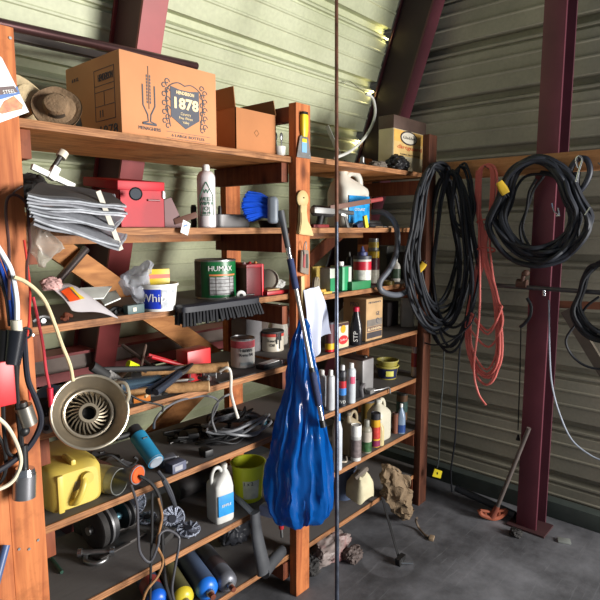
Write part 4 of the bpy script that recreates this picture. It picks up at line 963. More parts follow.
# c clamps
for k, (u, v) in enumerate(((203, 366), (213, 361), (222, 358))):
    t = thing('screw_clamp', ['leftmost', 'middle', 'rightmost'][k]+' of three rusty screw clamps beside the red box', 'clamp', (PY(u, v, 1.5).x, 1.5+.02*k, z_+.007), rot=(0, 0, .3+.5*k))
    G().tube([(0, 0, .0), (0, 0, .04), (.035, 0, .045), (.04, 0, .04)], .006, 8).build('frame', mat((90, 70, 66), .5, .5), t); G().cyl((0, -.02, .02), (0, .02, .02), .007).build('screw', STEEL, t); G().cyl((.0, -.022, .008), (.0, -.022, .034), .003).build('tommy_bar', STEEL, t)
# pile of hand tools over the left part of shelf d
def tongs(label, a, b_, hm, w=.014, jaw=DSTEEL, name='pliers', cat='pliers', spread=.02, jl=.3):
    a, b_ = Vector(a), Vector(b_); d_ = b_-a; e = d_.normalized(); s_ = Vector((-e.y, e.x, 0)).normalized(); t = thing(name, label, cat, a)
    for k in (-1, 1):
        G().tube(spl([s_*spread*k, d_*.3+s_*spread*.9*k, d_*(1-jl)*.9+s_*.004*k], 5), w/2, 8).build('handle', hm, t)
        G().tube([d_*(1-jl)*.88+s_*.003*k, d_*(1-jl)+s_*.012*k, d_+s_*.002*k], w*.5, 6, r1=w*.2).build('jaw', jaw, t)
    G().ball(d_*(1-jl)*.92, w*.7, (1, 1, .6), 10).build('pivot', jaw, t); return t
tongs('red-handled bolt cutters lying behind the pile on the fourth shelf', PY(150, 356, 1.62), PY(206, 372, 1.56), RED, .013, spread=.018)
tongs('grey pliers with black handles crossing above the light reflector', PY(152, 392, 1.36), PY(192, 364, 1.46), mat((44, 50, 62), .4), .022, spread=.012)
A_ = PY(118, 386, 1.40); B_ = PY(160, 380, 1.44)
t = thing('grease_gun', 'bright silver tube tool lying at the front of the fourth shelf', 'tube tool', A_); d_ = B_-A_
G().tube([Vector((0, 0, 0)), d_*.96], .018, 16).build('barrel', mat((120, 150, 175), .2, .9, .2), t); G().tube([d_*.95, d_*1.1], .011, 12).build('nozzle', CHROME, t); G().tube([-d_*.04, Vector((0, 0, 0))], .02, 16).build('end_cap', CHROME, t)
A_ = PY(100, 366, 1.47); B_ = PY(160, 372, 1.5)
hand_tool('pry_bar', 'long black pry bar lying across the tools on the fourth shelf', 'bar', PY(94, 370, 1.46), PY(215, 367, 1.52), DBLACK, DBLACK, .018, .6, .014, .008)
hand_tool('hand_saw', 'dark saw with a black grip behind the reflector lamp', 'saw', PY(92, 366, 1.44), PY(125, 388, 1.46), DBLACK, DSTEEL, .03, .45, .04, .003)
hand_tool('yellow_screwdriver', 'screwdriver with a bright yellow handle on the tool pile', 'screwdriver', PY(128, 364, 1.50), PY(146, 372, 1.52), mat((210, 225, 30), .35), STEEL, .026, .5, .006, .006)
hand_tool('putty_tool', 'orange-brown wooden-handled tool under the silver tube', 'tool', PY(150, 397, 1.43), PY(122, 402, 1.46), mat((190, 110, 40), .4), DSTEEL, .024, .6, .02, .004)
hand_tool('cold_chisel', 'grey steel chisel pointing up in front of the red girt', 'chisel', PY(140, 372, 1.6), PY(146, 345, 1.68), mat((110, 90, 80), .5), mat((120, 100, 90), .5), .012, .5, .01, .006)
hand_tool('long_spanner', 'long thin steel spanner slanting down to the tool pile', 'spanner', PY(122, 345, 1.72), PY(160, 372, 1.58), mat((92, 80, 74), .5, .5), DSTEEL, .014, .8, .022, .006)
hand_tool('wire_cutter', 'thin wooden stick poking out between the tools above the shelf brace', 'stick', PY(145, 397, 1.40), PY(161, 383, 1.46), mat((190, 160, 120), .6), mat((190, 160, 120), .6), .01, .5, .008, .006)
rg = random.Random(21)
desc = ['flat dark spanner', 'short steel rod', 'black-handled driver', 'thin file', 'grey ring spanner', 'dull wrench', 'blackened pry tool', 'slim steel punch', 'rusty chisel', 'dark hinge plate', 'blue-grey clamp arm', 'small steel lever']
where = ['beside the yellow screwdriver handle', 'under the black pry bar', 'left of the red box', 'behind the silver tube tool', 'near the hammer heads', 'below the red-handled bolt cutters', 'right of the reflector lamp', 'against the chisel', 'at the middle of the tool pile', 'right of the silver tube tool', 'above the left hammer handle', 'at the back of the tool pile']
for k in range(12):
    u = 112+rg.random()*78; Yk = 1.5+rg.random()*.26; p = PY(u, 370, Yk); L = rg.uniform(.07, .15); an = rg.uniform(-.9, .9)
    t = thing('hand_tool', desc[k]+' '+where[k], 'hand tool', (p.x, Yk, z_+.012+.011*(k % 4)), an)
    G().tube([(-L, 0, 0), (0, 0, 0)], .009 if k % 3 else .006, 8).build('handle', [DBLACK, DSTEEL, BLACK, mat((84, 62, 48), .6)][k % 4], t)
    G().bar((0, 0, 0), (L*.8, 0, .0), .007, .014, bev=.001).ball((L*.8, 0, 0), .014, (1, .8, .35), 10).build('head', [STEEL, DSTEEL, RUST, ALU][k % 4], t)
# helmet / dark round things at left of shelf d
t = thing('angle_drill', 'blue-grey round motor housing on the fourth shelf next to the left post', 'motor', (PY(48, 392, 1.53).x+.02, 1.57, z_-.0), .2)
G().tube(spl([(-.03, 0, .05), (.0, 0, .07), (.035, 0, .05), (.05, 0, .02)], 5), .030, 14).build('housing', mat((74, 90, 112), .6), t); G().ball((-.035, -.02, .045), .03, (1, .9, 1)).build('end_bell', DBLACK, t)
t = thing('valve_body', 'grey round valve knob on a stem below the blue-grey motor', 'knob', (PY(44, 414, 1.5).x, 1.475, z_+.018), rot=(PI/2, 0, -.6))
G().lathe([(.001, -.006), (.012, -.006), (.022, 0), (.02, .02), (.01, .03), (.001, .03)], 20).build('knob', mat((92, 96, 104), .4), t); G().lathe([(.007, .0295), (.007, .032), (.001, .032)], 10).build('hole', DBLACK, t)
t = thing('spray_gun', 'dark oily spray gun body next to the reflector lamp', 'spray gun', (PY(56, 402, 1.5).x, 1.54, z_+.02), .4)
G().tube([(-.04, 0, .0), (.05, 0, .02)], .018, 12).build('body', SOOT, t); G().tube([(.0, 0, .0), (-.01, 0, .05)], .01, 10).build('trigger_guard', DSTEEL, t)
# reflector lamp with fins
c = PY(90, 412, 1.385); d_ = depth(c); Rr = 36.5*d_/FPX
vd = Vector((c.x, c.y, c.z-CH)).normalized()
t = thing('reflector_lamp', 'round aluminium reflector lamp with a finned centre hung below the fourth shelf', 'lamp', c)
ax = (-vd+Vector((.16, 0, .10))).normalized(); q_ = ax.to_track_quat('Z', 'Y'); t.rotation_mode = 'QUATERNION'; t.rotation_quaternion = q_
AL2 = mat((158, 146, 126), .38, .75, .2, 14)
G().lathe([(Rr*.66, -.035), (Rr*.95, .006), (Rr, .012), (Rr*1.01, .008), (Rr*.97, -.006), (Rr*.7, -.052), (.02, -.075), (.02, -.07), (Rr*.64, -.048)], 48, cap=False).build('reflector', AL2, t)
G().torus((0, 0, .01), Rr*.995, .004, 48).build('rim', mat((190, 180, 160), .35, .8), t); G().torus((0, 0, -.028), Rr*.64, .0045, 44).build('inner_ring', mat((190, 178, 158), .35, .8), t)
for k in range(24):
    a = 2*PI*k/24; g = G(); pts_ = []
    for q in (0, .5, 1):
        r_ = Rr*(.26+.34*q); aa = a+.35*q; pts_.append(Vector((r_*math.cos(aa), r_*math.sin(aa), -.03-.018*q)))
    g.rings([[p+Vector((0, 0, .010)), p+Vector((.0045*math.sin(a), -.0045*math.cos(a), .010)), p+Vector((.0045*math.sin(a), -.0045*math.cos(a), -.012)), p+Vector((0, 0, -.012))] for p in pts_]); g.build('fin', AL2, t)
G().lathe([(Rr*.19, -.045), (Rr*.19, -.014), (Rr*.27, -.014), (Rr*.28, -.045)], 30, cap=False).build('hub', AL2, t); G().lathe([(.001, -.04), (Rr*.2, -.04)], 24).build('hub_back', DBLACK, t)
G().lathe([(.001, -.06), (Rr*.66, -.06), (Rr*.62, -.055)], 30).build('dark_back', DBLACK, t)
G().tube(spl([(Rr*.75, Rr*.70, .0), (Rr*.98, Rr*.62, .02), (Rr*1.05, Rr*.3, .02), (Rr*.98, Rr*.1, .008)], 6), .005, 8).build('bracket', mat((205, 195, 170), .35, .6), t)
# white hooked rod
cord('hook_rod', 'white bent metal rod hooked over the fourth shelf edge', 'rod', [PY(220, 371, 1.44), PY(225, 368, 1.42), PY(229, 369, 1.41), PY(231, 376, 1.41), PY(231, 392, 1.41), PY(234, 405, 1.405), PY(238, 418, 1.40)], .0055, mat((210, 205, 195), .4))
cord('black_bent_rod', 'thin dark hooked wire hanging in front of the grey-handled pliers', 'wire', [PY(118, 388, 1.38), PY(140, 400, 1.37), PY(160, 405, 1.36), PY(163, 408, 1.355), PY(162, 412, 1.355)], .003, DBLACK)
# ================================================================ right bay shelf D (z 1.0)
z_ = R_['d']; f_z = z_+.0005
f = fit(325, 334, 322, 351, z_, 1.50); t = rcan('dark red round can with a yellow band left of the hanging rod', f, mat((90, 40, 48), .5), mat((60, 60, 70), .5), [(.1, .3, mat((215, 175, 30), .4)), (.02, .1, RED)])
f = fit(322, 336, 308, 322, z_, 1.62); rcan('grey dish-like tin at the back behind the dark red can', (f[0], 1.62, f[2], .09), mat((80, 80, 82), .5), mat((110, 108, 100), .5))
t = tin('white and orange oil tin with a red oval reading oil on the fourth shelf', fitx(337.5, 349, 322, 1.50, z_), .055, mat((205, 200, 190), .4, var=.1), [(-.97, .97, .03, .3, mat((205, 185, 150), .5)), (-.97, .97, .88, .985, mat((70, 40, 40), .5))], None, name='oil_tin', caph=.004, top=mat((170, 150, 120), .4, .4))
f = fitx(337.5, 349, 322, 1.50, z_)
g = G(); g.lathe([(f[2]*.8, 0), (f[2]*.8, .0012)], 24, M=Matrix.Translation((.002, -.0285, f[3]*.32)) @ Matrix.Diagonal((1, 1, .6, 1)) @ Matrix.Rotation(PI/2, 4, 'X')); g.build('red_oval', mat((200, 50, 50), .4), t)
g = G(); g.lathe([(f[2]*.42, 0), (f[2]*.42, .0012)], 24, M=Matrix.Translation((.0, -.0285, f[3]*.73)) @ Matrix.Rotation(PI/2, 4, 'X')); g.build('yellow_disc', mat((225, 170, 40), .4), t)
text_flat(t, '3-IN-1', .014, .002, -.0305, f[3]*.32, WHITE, f[2]*1.1)
f = fit(338, 352, 302, 335, z_, 1.66); bottle('pale grey flask with a round cap behind the oil tin', f, mat((150, 150, 142), .4, .3), WHITE, shoulder=.6, neck=.25, name='flask')
f = fit(349.5, 362, 307, 343, z_, 1.50); t = bottle('black bottle with a red cap and white lettering on the fourth shelf', f, mat((30, 30, 34), .25), mat((190, 30, 60), .4), shoulder=.42, neck=.42, bands=[], caph=.1, flat=.8)
b_ = textbm('STP', .03, .05); b_.transform(Matrix.Translation((0, -f[2]*.8-.002, f[3]*.24)) @ Matrix.Rotation(PI/2, 4, 'X') @ Matrix.Rotation(PI/2, 4, 'Z')); G().add(b_).build('lettering', WHITE, t)
f = fit(360, 366, 317, 341, z_, 1.53); bottle('slim yellow bottle with a white tip between the black bottle and the brown carton', f, mat((170, 160, 50), .4), WHITE, shoulder=.6, neck=.35)
f = fitx(366.5, 383, 298, 1.50, z_)
t = tin('tall brown cardboard carton with a swirl and dark bands on the fourth shelf', f, .14, mat((184, 150, 108), .8), [(-.9, .9, .06, .2, mat((60, 56, 60), .7)), (-.9, .9, .22, .33, mat((110, 90, 80), .7)), (-.9, .9, .34, .5, mat((120, 112, 104), .7, var=.25))], None, name='brown_carton', cat='carton', caph=0)
G().torus((f[2]*.35, -.071, f[3]*.45), .012, .0022, axis='y', arc=5).build('swirl_print', PRINT, t); text_flat(t, 'GE', .026, .0+f[2]*.35, -.0712, f[3]*.62, PRINT); text_flat(t, 'METHANOL', .012, 0, -.0712, f[3]*.9, PRINT, f[2]*1.5); text_flat(t, 'BLONDEN', .016, 0, -.0716, f[3]*.27, CREAM, f[2]*1.6)
text_flat(t, 'PRO', .03, -f[2]-.0014, .0, f[3]*.85, PRINT, .05, side='left')
f = fit(400, 414, 287, 328, z_, 1.58); jug('tall white jug at the right end of the fourth shelf', f, .07, mat((190, 188, 178), .45), WHITE)
tin('dark block added for the shaded space between the brown carton and the white jug', fitx(388, 399, 302, 1.64, z_), .1, mat((46, 38, 38), .7), name='shade_block', cat='box', caph=0)  # added dark block, imitates the shade in the empty space here
f = fit(416, 423, 336, 373, z_, 1.40); f_z = R_['c']+.15
# ================================================================ right bay shelf C (z .73)
z_ = R_['c']; f_z = z_+.0005
f = fit(411, 418.5, 337, 373, z_, 1.50); aerosol('red and white spray can alone at the far right end of the fifth shelf', f, mat((196, 170, 165), .4, .1), mat((150, 150, 150), .4), [(.25, .6, mat((160, 40, 50), .4))], None, capr=.35, caph=.16)
f = fit(326, 335, 370, 411, z_, 1.50); aerosol('white spray can left of the hanging rod on the fifth shelf', f, mat((205, 208, 212), .35, .2), WHITE, (), None, capr=.5)
f = fit(317, 326, 370, 411, z_, 1.56); aerosol('white spray can half hidden by the blue bag on the fifth shelf', f, mat((200, 204, 210), .35, .2), WHITE, [(.3, .5, mat((170, 180, 190), .4))], None, capr=.6)
f = fit(338.5, 346, 365, 403, z_, 1.49); aerosol('spray can with red and blue bands right of the hanging rod', f, mat((60, 60, 66), .4), mat((205, 205, 205), .4), [(.02, .28, mat((50, 52, 58), .4, var=.3, scale=60)), (.28, .45, mat((60, 130, 205), .4)), (.45, .62, mat((190, 40, 50), .4)), (.62, .72, BLACK)], 'WD', tz=.12, tsize=.02, tcol=WHITE, capr=.6, caph=.12)
f = fit(346.5, 355.5, 363, 400, z_, 1.49); t = aerosol('white spray can with a pink square right of the banded one', f, mat((200, 206, 210), .35, .1), WHITE, (), None, capr=.55, caph=.12)
arcband(G(), f[2], f[3]*.5, f[3]*.68, -.1, .9, .0016).build('pink_square', mat((215, 90, 120), .4), t)
f = fitx(364, 375, 358, 1.52, z_); t = tin('silver rectangular solvent tin on the fifth shelf', f, .14, mat((190, 188, 188), .3, .6, .12), (), None, name='solvent_tin', caph=.006); G().box(-f[2]*.97, -.068, f[3]-.007, f[2]*.97, .068, f[3]-.003, .001).build('top_plate', mat((70, 56, 54), .5), t); G().cyl((f[2]*.3, -.04, f[3]-.004), (f[2]*.3, -.04, f[3]+.006), .012).build('cap', DSTEEL, t)
f = fit(376, 398, 365, 380, z_, 1.60); bucket('yellow margarine tub with a dark blue label on the fifth shelf', f, mat((165, 152, 60), .5), mat((175, 165, 80), .5), name='margarine_tub', cat='tub', taper=.8, lab=(.08, .85, -1.2, 1.2, mat((30, 36, 70), .5)))
f2 = fit(376, 396, 356, 366, z_, 1.60); t = bucket('second yellow tub nested in the blue-labelled tub', (f[0], f[1], f[2]*.95, f[3]), mat((150, 140, 60), .5), mat((170, 160, 85), .5), name='yellow_tub', cat='tub'); t.location.z = f_z+.03
arcband(G(), f[2]*.9, f[3]*.3, f[3]*.7, -.1, .6, .006).build('yellow_patch', mat((200, 195, 90), .5), bpy.data.objects['margarine_tub'])
t = thing('trigger_sprayer', 'grey trigger sprayer head lying in front of the silver tin', 'sprayer', (PY(362, 394, 1.50).x, 1.50, f_z), .3)
G().bar((-.02, 0, .05), (.0, 0, .0), .02, .018, up=(1, 0, 0), bev=.004).build('body', mat((100, 98, 100), .5), t); G().bar((-.02, 0, .05), (.03, 0, .055), .018, .018, bev=.004).build('head', mat((110, 106, 108), .5), t); G().bar((.02, 0, .045), (.035, -.005, .01), .008, .01, up=(1, 0, 0)).build('trigger', DSTEEL, t)
t = thing('caulk_knife', 'small steel trowel with its tip over the fifth shelf edge', 'trowel', (PY(380, 391, 1.48).x, 1.47, f_z+.004), .1)
G().tube(spl([(-.05, .03, .01), (0, .0, .012), (.05, -.015, .012), (.06, -.018, -.02)], 5), .004, 8).build('hook', STEEL, t); G().box(-.08, .02, 0, -.03, .05, .02, .003).build('handle', mat((120, 118, 116), .5), t)
tin('black box standing behind the trigger sprayer', fitx(356, 361, 380, 1.50, z_), .03, BLACK, name='black_box', cat='box', caph=0)
# ================================================================ right bay shelf B (z .435)
z_ = R_['b']; f_z = z_+.0005
f = fit(332, 342, 412, 468, z_, 1.49); bottle('white bottle with a bright blue cap mostly behind the hanging rod', f, mat((190, 196, 204), .4), mat((40, 120, 200), .4), shoulder=.7, neck=.5, caph=.14)
f = fit(341, 361, 411, 452, z_, 1.55); jug('beige and grey oil jug with a dark label on the sixth shelf', f, .07, mat((150, 136, 110), .5), mat((120, 112, 100), .5), mat((70, 74, 70), .5, var=.4, scale=40), text=None, rz=0, labz=(.1, .5))
f = fit(350.5, 361, 425, 462, z_, 1.485); rcan('white spray can with a grey label in front of the beige jug', f, mat((196, 196, 192), .4, .1), WHITE, [(.1, .6, mat((120, 108, 108), .5, var=.4, scale=50))], lidh=.3, name='spray_can', cat='spray can')
f = fit(361.5, 371.5, 420, 446, z_, 1.50); aerosol('short spray can with a green label on the sixth shelf', f, mat((150, 146, 130), .4), mat((130, 130, 120), .4), [(.05, .35, mat((50, 90, 50), .5, var=.4, scale=50)), (.35, .65, mat((190, 180, 165), .5))], None, capr=.55, caph=.2)
f = fit(370.5, 380, 413, 444, z_, 1.51); rcan('yellow and red can with a black lid on the sixth shelf', f, mat((215, 165, 40), .4), mat((44, 44, 50), .5), [(.25, .6, mat((190, 60, 50), .4, var=.3, scale=40)), (.02, .2, mat((130, 40, 80), .4))], lidh=.18)
f = fitx(380, 392, 399, 1.53, z_); t = jug('tall white rectangular bottle with a handle on the sixth shelf', (f[0], 1.56, f[2], f[3]), .1, mat((205, 200, 180), .4, var=.08), mat((190, 190, 180), .4), rz=0, neckx=-.2)
f = fit(361, 374, 400, 425, z_, 1.7); rcan('brownish yellow can at the back behind the green-labelled spray can', f, mat((120, 96, 40), .5), mat((80, 80, 84), .5))
f = fit(376, 384, 420, 441, z_, 1.50); bottle('cream narrow bottle between the yellow can and the white rectangular bottle', f, mat((205, 190, 140), .4), mat((190, 190, 180), .4), shoulder=.6)
f = fit(396.5, 405, 404, 432, z_, 1.51); bottle('clear and blue bottle near the right end of the sixth shelf', f, mat((130, 150, 175), .3), WHITE, shoulder=.55, neck=.3, bands=[(.04, .3, mat((40, 70, 130), .4))])
f = fit(392, 398, 413, 434, z_, 1.53); rcan('thin brown can left of the clear and blue bottle', f, mat((120, 70, 50), .5), mat((90, 60, 50), .5))
f = fit(396, 407, 393, 422, z_, 1.62); rcan('tall brown and green can at the back right end of the sixth shelf', f, mat((110, 80, 56), .5), DSTEEL, [(.3, .7, mat((60, 90, 84), .5, var=.4, scale=40))])
f = fit(346, 358, 400, 420, z_, 1.72); rcan('dull grey can at the back above the beige jug', f, mat((110, 100, 104), .5, .2), DSTEEL)
solo(G().tube(spl([(-.04, 0, .006), (0, .01, .01), (.03, -.005, .008), (.05, .01, .02)], 5), .006, 8).torus((-.03, .01, .008), .014, .005), 'hose_clamp', mat((150, 140, 125), .5, .4), 'small coiled metal clip at the front of the sixth shelf near the rod', 'clip', (PY(344, 462, 1.485).x, 1.50, f_z))
# ================================================================ SHELF C left (z .73)
z_ = SZ['c']; f_z = z_+.0005
# yellow jerrycan lying on its side
P0 = PY(92, 512, 1.40); YJ = mat((206, 182, 84), .42, var=.12, scale=5, grime=(180, 164, 96))
X1 = PY(78, 500, 1.45).x; 
t = thing('jerrycan', 'yellow plastic jerrycan lying on the fifth shelf next to the left post', 'jerrycan', (.652, 1.545, z_+.001), -PI/2-.06)
S = [(0, 0, 0, 0, 0, 0)]
Mj = Matrix.Rotation(PI/2, 4, 'Y')
g = G(); hh = .135
g.loft([(-hh/2-.0, .06, -.20, .92*hh/2, .072, 7), (-hh/2, .06, -.19, hh/2, .08, 7), (-hh/2, .06, .0, hh/2, .08, 7), (-hh/2, .06, .035, hh/2*.94, .076, 6), (-hh/2, .06, .05, hh/2*.8, .062, 5)], 40, Mj); g.build('body', YJ, t)
G().box(-.04, .052, hh-.012, .03, .068, hh+.012, .007).build('seam_rib', YJ, t); G().box(.045, .0, .01, .058, .018, hh*.9, .005).build('corner_rib', YJ, t)
G().cyl((.045, .085, hh*.7), (.066, .085, hh*.7), .017).build('cap', mat((185, 165, 70), .5), t)
G().tube(spl([(.045, .04, hh*.2), (.07, .05, hh*.3), (.07, .07, hh*.6), (.045, .08, hh*.75)], 6), .01, 10).build('handle', YJ, t)
# dirt patch marks
G().prism([(0, 0), (.02, .004), (.025, .03), (.008, .028)], .0, .001, Matrix.Translation((.052, .045, hh*.45)) @ Matrix.Rotation(PI/2, 4, 'Z')).build('worn_label', mat((150, 140, 110), .7), t)
# grey cylinder can lying, open end to us
c = PY(119, 487, 1.49); t = thing('metal_cylinder', 'grey and yellowed open-ended cylinder lying right of the jerrycan', 'cylinder', (c.x, 1.485, z_+.043), rot=(0, 0, 0))
Ml = Matrix.Rotation(PI/2, 4, 'X') @ Matrix.Identity(4); ang_ = Matrix.Rotation(.35, 4, 'Z')
G().lathe([(.041, -.13), (.041, .0), (.038, .0), (.038, -.12), (.001, -.12)], 28, M=ang_ @ Ml).build('body', mat((130, 132, 128), .4, .4), t)
G().lathe([(.0418, -.12), (.0418, -.03)], 28, M=ang_ @ Ml, cap=False).build('yellowed_label', mat((160, 150, 110), .6, var=.3), t)
# angle grinders
def grinder(label, a, b_, m, tail=None, disc=None, r=.026, cap=None):
    a, b_ = Vector(a), Vector(b_); d_ = b_-a; t = thing('angle_grinder', label, 'angle grinder', a)
    G().tube([Vector((0, 0, 0)), d_*.04, d_*.3, d_*.62, d_*.7, d_*.96, d_], r, 18).build('housing', m, t)
    G().tube([d_*.96, d_*1.03], r*1.02, 18, r1=r*.8).build('end_cap', cap or mat((150, 160, 170), .4), t)
    G().tube([-d_*.28, -d_*.1, Vector((0, 0, 0))], r*.9, 14).build('gear_head', mat((70, 70, 72), .4, .5), t)
    e = d_.normalized(); up = Vector((0, 0, 1)); G().tube([-d_*.2, -d_*.2-up*.035], r*.5, 12).build('spindle', STEEL, t)
    s_ = e.cross(up).normalized(); G().box(-.009, -.004, -.003, .009, .004, .004, .001, Matrix.Translation(d_*.4+up*r)).build('switch', BLACK, t)
    G().tube([-d_*.15, -d_*.15+s_*.07], .011, 10).build('side_handle', DBLACK, t)
    return t
grinder('blue-green angle grinder lying at the front of the fifth shelf', PY(138, 436, 1.56), PY(156, 462, 1.455), mat((40, 130, 170), .4, var=.2), r=.027)
grinder('grey angle grinder with an orange end cap on the fifth shelf', PY(110, 466, 1.58), PY(138, 475, 1.46), mat((120, 122, 128), .4, .2), r=.03, cap=mat((220, 90, 40), .4))
t = grinder('worn blackened grinder behind the orange-capped one', PY(92, 458, 1.66), PY(118, 462, 1.6), mat((60, 60, 64), .5), r=.024, cap=DBLACK)
solo(G().cyl(PY(70, 452, 1.66), PY(128, 474, 1.5), .011), 'rusty_pipe', mat((84, 56, 48), .5, .4), 'rusty brown pipe lying above the yellow jerrycan', 'pipe')
# grinder cords dropping over the edges
cord('grinder_cable', 'thick black cord hanging from the orange-capped grinder', 'cord', [PY(140, 476, 1.45), PY(152, 484, 1.43), PY(160, 500, 1.42), PY(162, 530, 1.41), PY(163, 560, 1.41), PY(166, 585, 1.41), PY(172, 604, 1.41)], .006, RUBBER)
cord('strain_relief', 'stubby black cord sleeve pointing down from the blue-green grinder', 'cord', [PY(158, 471, 1.45), PY(166, 482, 1.43), PY(172, 495, 1.42), PY(175, 506, 1.42), PY(171, 497, 1.41), PY(163, 480, 1.41)], .0062, mat((52, 54, 60), .5))
cord('grey_cable', 'long grey cord falling in front of the lower shelves', 'cord', [PY(131, 485, 1.43), PY(137, 505, 1.40), PY(138, 530, 1.39), PY(140, 552, 1.38), PY(150, 562, 1.37), PY(158, 545, 1.37), PY(160, 534, 1.38), PY(168, 530, 1.38), PY(178, 536, 1.38), PY(179, 545, 1.37), PY(175, 568, 1.37), PY(172, 590, 1.37), PY(176, 606, 1.37)], .0042, mat((70, 70, 76), .5))
cord('black_cable', 'thin black cord hanging straight down past the wire wheels', 'cord', [PY(152, 493, 1.41), PY(152, 530, 1.395), PY(151, 560, 1.39), PY(150, 604, 1.38)], .0042, RUBBER)
cord('frayed_cable', 'frayed brownish cord with bare copper strands hanging over the sixth shelf', 'cord', [PY(158, 498, 1.40), PY(162, 515, 1.39), PY(160, 528, 1.385), PY(157, 545, 1.38), PY(163, 560, 1.38), PY(158, 576, 1.37), PY(147, 590, 1.37), PY(142, 604, 1.37)], .0042, mat((140, 100, 60), .6, var=.4, scale=60))
cord('looped_cable', 'dark grey cord bowed in a loop under the fifth shelf', 'cord', [PY(100, 470, 1.50)+Vector((0, 0, .04)), PY(112, 462, 1.47)+Vector((0, 0, .02)), PY(128, 466, 1.45), PY(137, 460, 1.43), PY(134, 457, 1.43)], .004, RUBBER)
# tangle of chargers and cords
def tangle(label, c, rx, ry, n, r, m, seed, name='cable_tangle', zz=.035, cat='cable', jitter=.35):
    q = random.Random(seed); pts = []; 
    for k in range(n*8):
        a = 2*PI*k/8; s_ = 1+q.uniform(-jitter, jitter)
        pts.append(Vector((c[0]+rx*s_*math.cos(a)+q.uniform(-.01, .01), c[1]+ry*s_*math.sin(a), c[2]+r+zz*q.random()*(.3+.7*(k % 8)/8))))
    return cord(name, label, cat, pts, r, m, 4)
c = PY(238, 430, 1.60); cz_ = z_+.002
tangle('black cable tangle under the grey loops on the fifth shelf', (PZ(205, 432, z_).x, 1.60, cz_), .10, .07, 5, .0045, BLACK, 1)
tangle('grey cable loops on top of the tangle at the right of the fifth shelf', (PY(245, 425, 1.57).x, 1.60, cz_+.006), .14, .10, 5, .0052, mat((128, 130, 134), .4), 2, jitter=.2, zz=.075)
tangle('small dark cable bundle behind the two adapters', (PY(190, 425, 1.7).x, 1.72, cz_), .08, .05, 4, .0045, DBLACK, 5)
tangle('second black cable bundle at the right back of the fifth shelf', (PY(235, 420, 1.7).x, 1.72, cz_), .09, .06, 5, .0045, RUBBER, 9, zz=.06)
cord('rising_cable', 'grey cable arching up from the tangle above the fifth shelf', 'cable', [PY(212, 418, 1.58), PY(218, 402, 1.55), PY(208, 396, 1.52), PY(190, 398, 1.48), PY(176, 402, 1.45), PY(163, 410, 1.43), PY(155, 420, 1.44), PY(154, 428, 1.50)], .004, mat((100, 100, 104), .45))
cord('rising_cable', 'thin grey cord curving up from the tangle toward the white rod', 'cable', [PY(216, 432, 1.5), PY(212, 420, 1.5), PY(214, 408, 1.47), PY(222, 398, 1.45), PY(230, 394, 1.44)], .004, mat((110, 110, 112), .45))
for k, (u, v, Y, s_, m, lab) in enumerate(((166, 436, 1.56, 1, mat((96, 98, 108), .45), 'grey power adapter at the left of the cable tangle'), (175, 446, 1.50, 1, mat((84, 88, 108), .45), 'blue-grey plug adapter in front of the cable tangle'), (219, 424, 1.6, 1.1, DSTEEL, 'dark grey adapter box inside the cable tangle'), (237, 425, 1.55, 1.1, mat((70, 72, 78), .5), 'square dark charger right of the dark grey adapter'), (192, 418, 1.68, 1, BLACK, 'black charger behind the cable tangle'), (206, 448, 1.52, .8, BLACK, 'black plug at the shelf edge in front of the tangle'), (262, 420, 1.6, .7, mat((60, 110, 130), .5), 'small teal plug at the right end of the tangle'))):
    p = PY(u, v, Y)
    t = thing('power_adapter', lab, 'adapter', (p.x, Y, f_z+(.02 if k in (2, 3) else 0)), -.3+.35*k)
    G().box(-.03*s_, -.022*s_, 0, .03*s_, .022*s_, .034*s_, .005).build('case', m, t)
    for q in (-.008, .008): G().box(.03*s_, q-.0015, .012, .046*s_, q+.0015, .02).build('pin', STEEL, t)
    G().box(-.02*s_, -.0228*s_, .008*s_, .012*s_, -.02*s_, .024*s_).build('rating_label', mat((150, 150, 155), .5), t)
for k in range(5):
    u = 178+k*14; p = PZ(u, 444-k*3, z_); solo(G().tube(spl([(-.03, 0, .005), (0, .012, .012), (.02, -.008, .006), (.04, .004, .005)], 4), .0042, 7).box(.035, -.006, 0, .055, .012, .012, .002), 'loose_lead', BLACK if k % 2 else DSTEEL, ['first', 'second', 'third', 'fourth', 'fifth'][k]+' short lead from the left along the front of the fifth shelf', 'lead', (p.x, max(1.52, p.y), f_z), -.5+.4*k)
# ================================================================ SHELF B left (z .45)
z_ = SZ['b']; f_z = z_+.0005
# bench grinder
c = PZ(99, 526, .526)
t = thing('bench_grinder', 'bench grinder with large black wheels and a teal motor on the sixth shelf', 'bench grinder', (c.x, min(c.y, 1.74), f_z), .12)
DW = mat((36, 36, 38), .5, .2, .2); zc = .076
def xl(prof, nm, m, y=0): G().lathe(prof, 36, (0, y, zc), axis='x').build(nm, m, t)
xl([(.001, -.03), (.066, -.03), (.072, -.026), (.072, -.006), (.066, -.002)], 'wheel', SOOT); xl([(.066, .004), (.0735, .006), (.0735, .014), (.066, .016)], 'guard_rim', mat((120, 120, 122), .4, .6)); xl([(.06, .016), (.068, .018), (.07, .034), (.05, .038)], 'guard', DW)
xl([(.014, -.045), (.014, -.03)], 'nut', STEEL); xl([(.013, .03), (.013, .11)], 'shaft', mat((120, 170, 190), .25, .8)); xl([(.05, .09), (.052, .094), (.04, .1), (.04, .106), (.052, .112), (.052, .12), (.045, .124)], 'pulley', DW)
G().tube([(.02, .11, .095), (.16, .11, .095)], .048, 20).build('motor', mat((60, 170, 180), .35, .2), t); G().box(.0, .06, 0, .17, .16, .05, .008).build('base', DBLACK, t)
G().box(-.01, -.02, 0, .06, .06, .02, .004).build('foot', DBLACK, t)
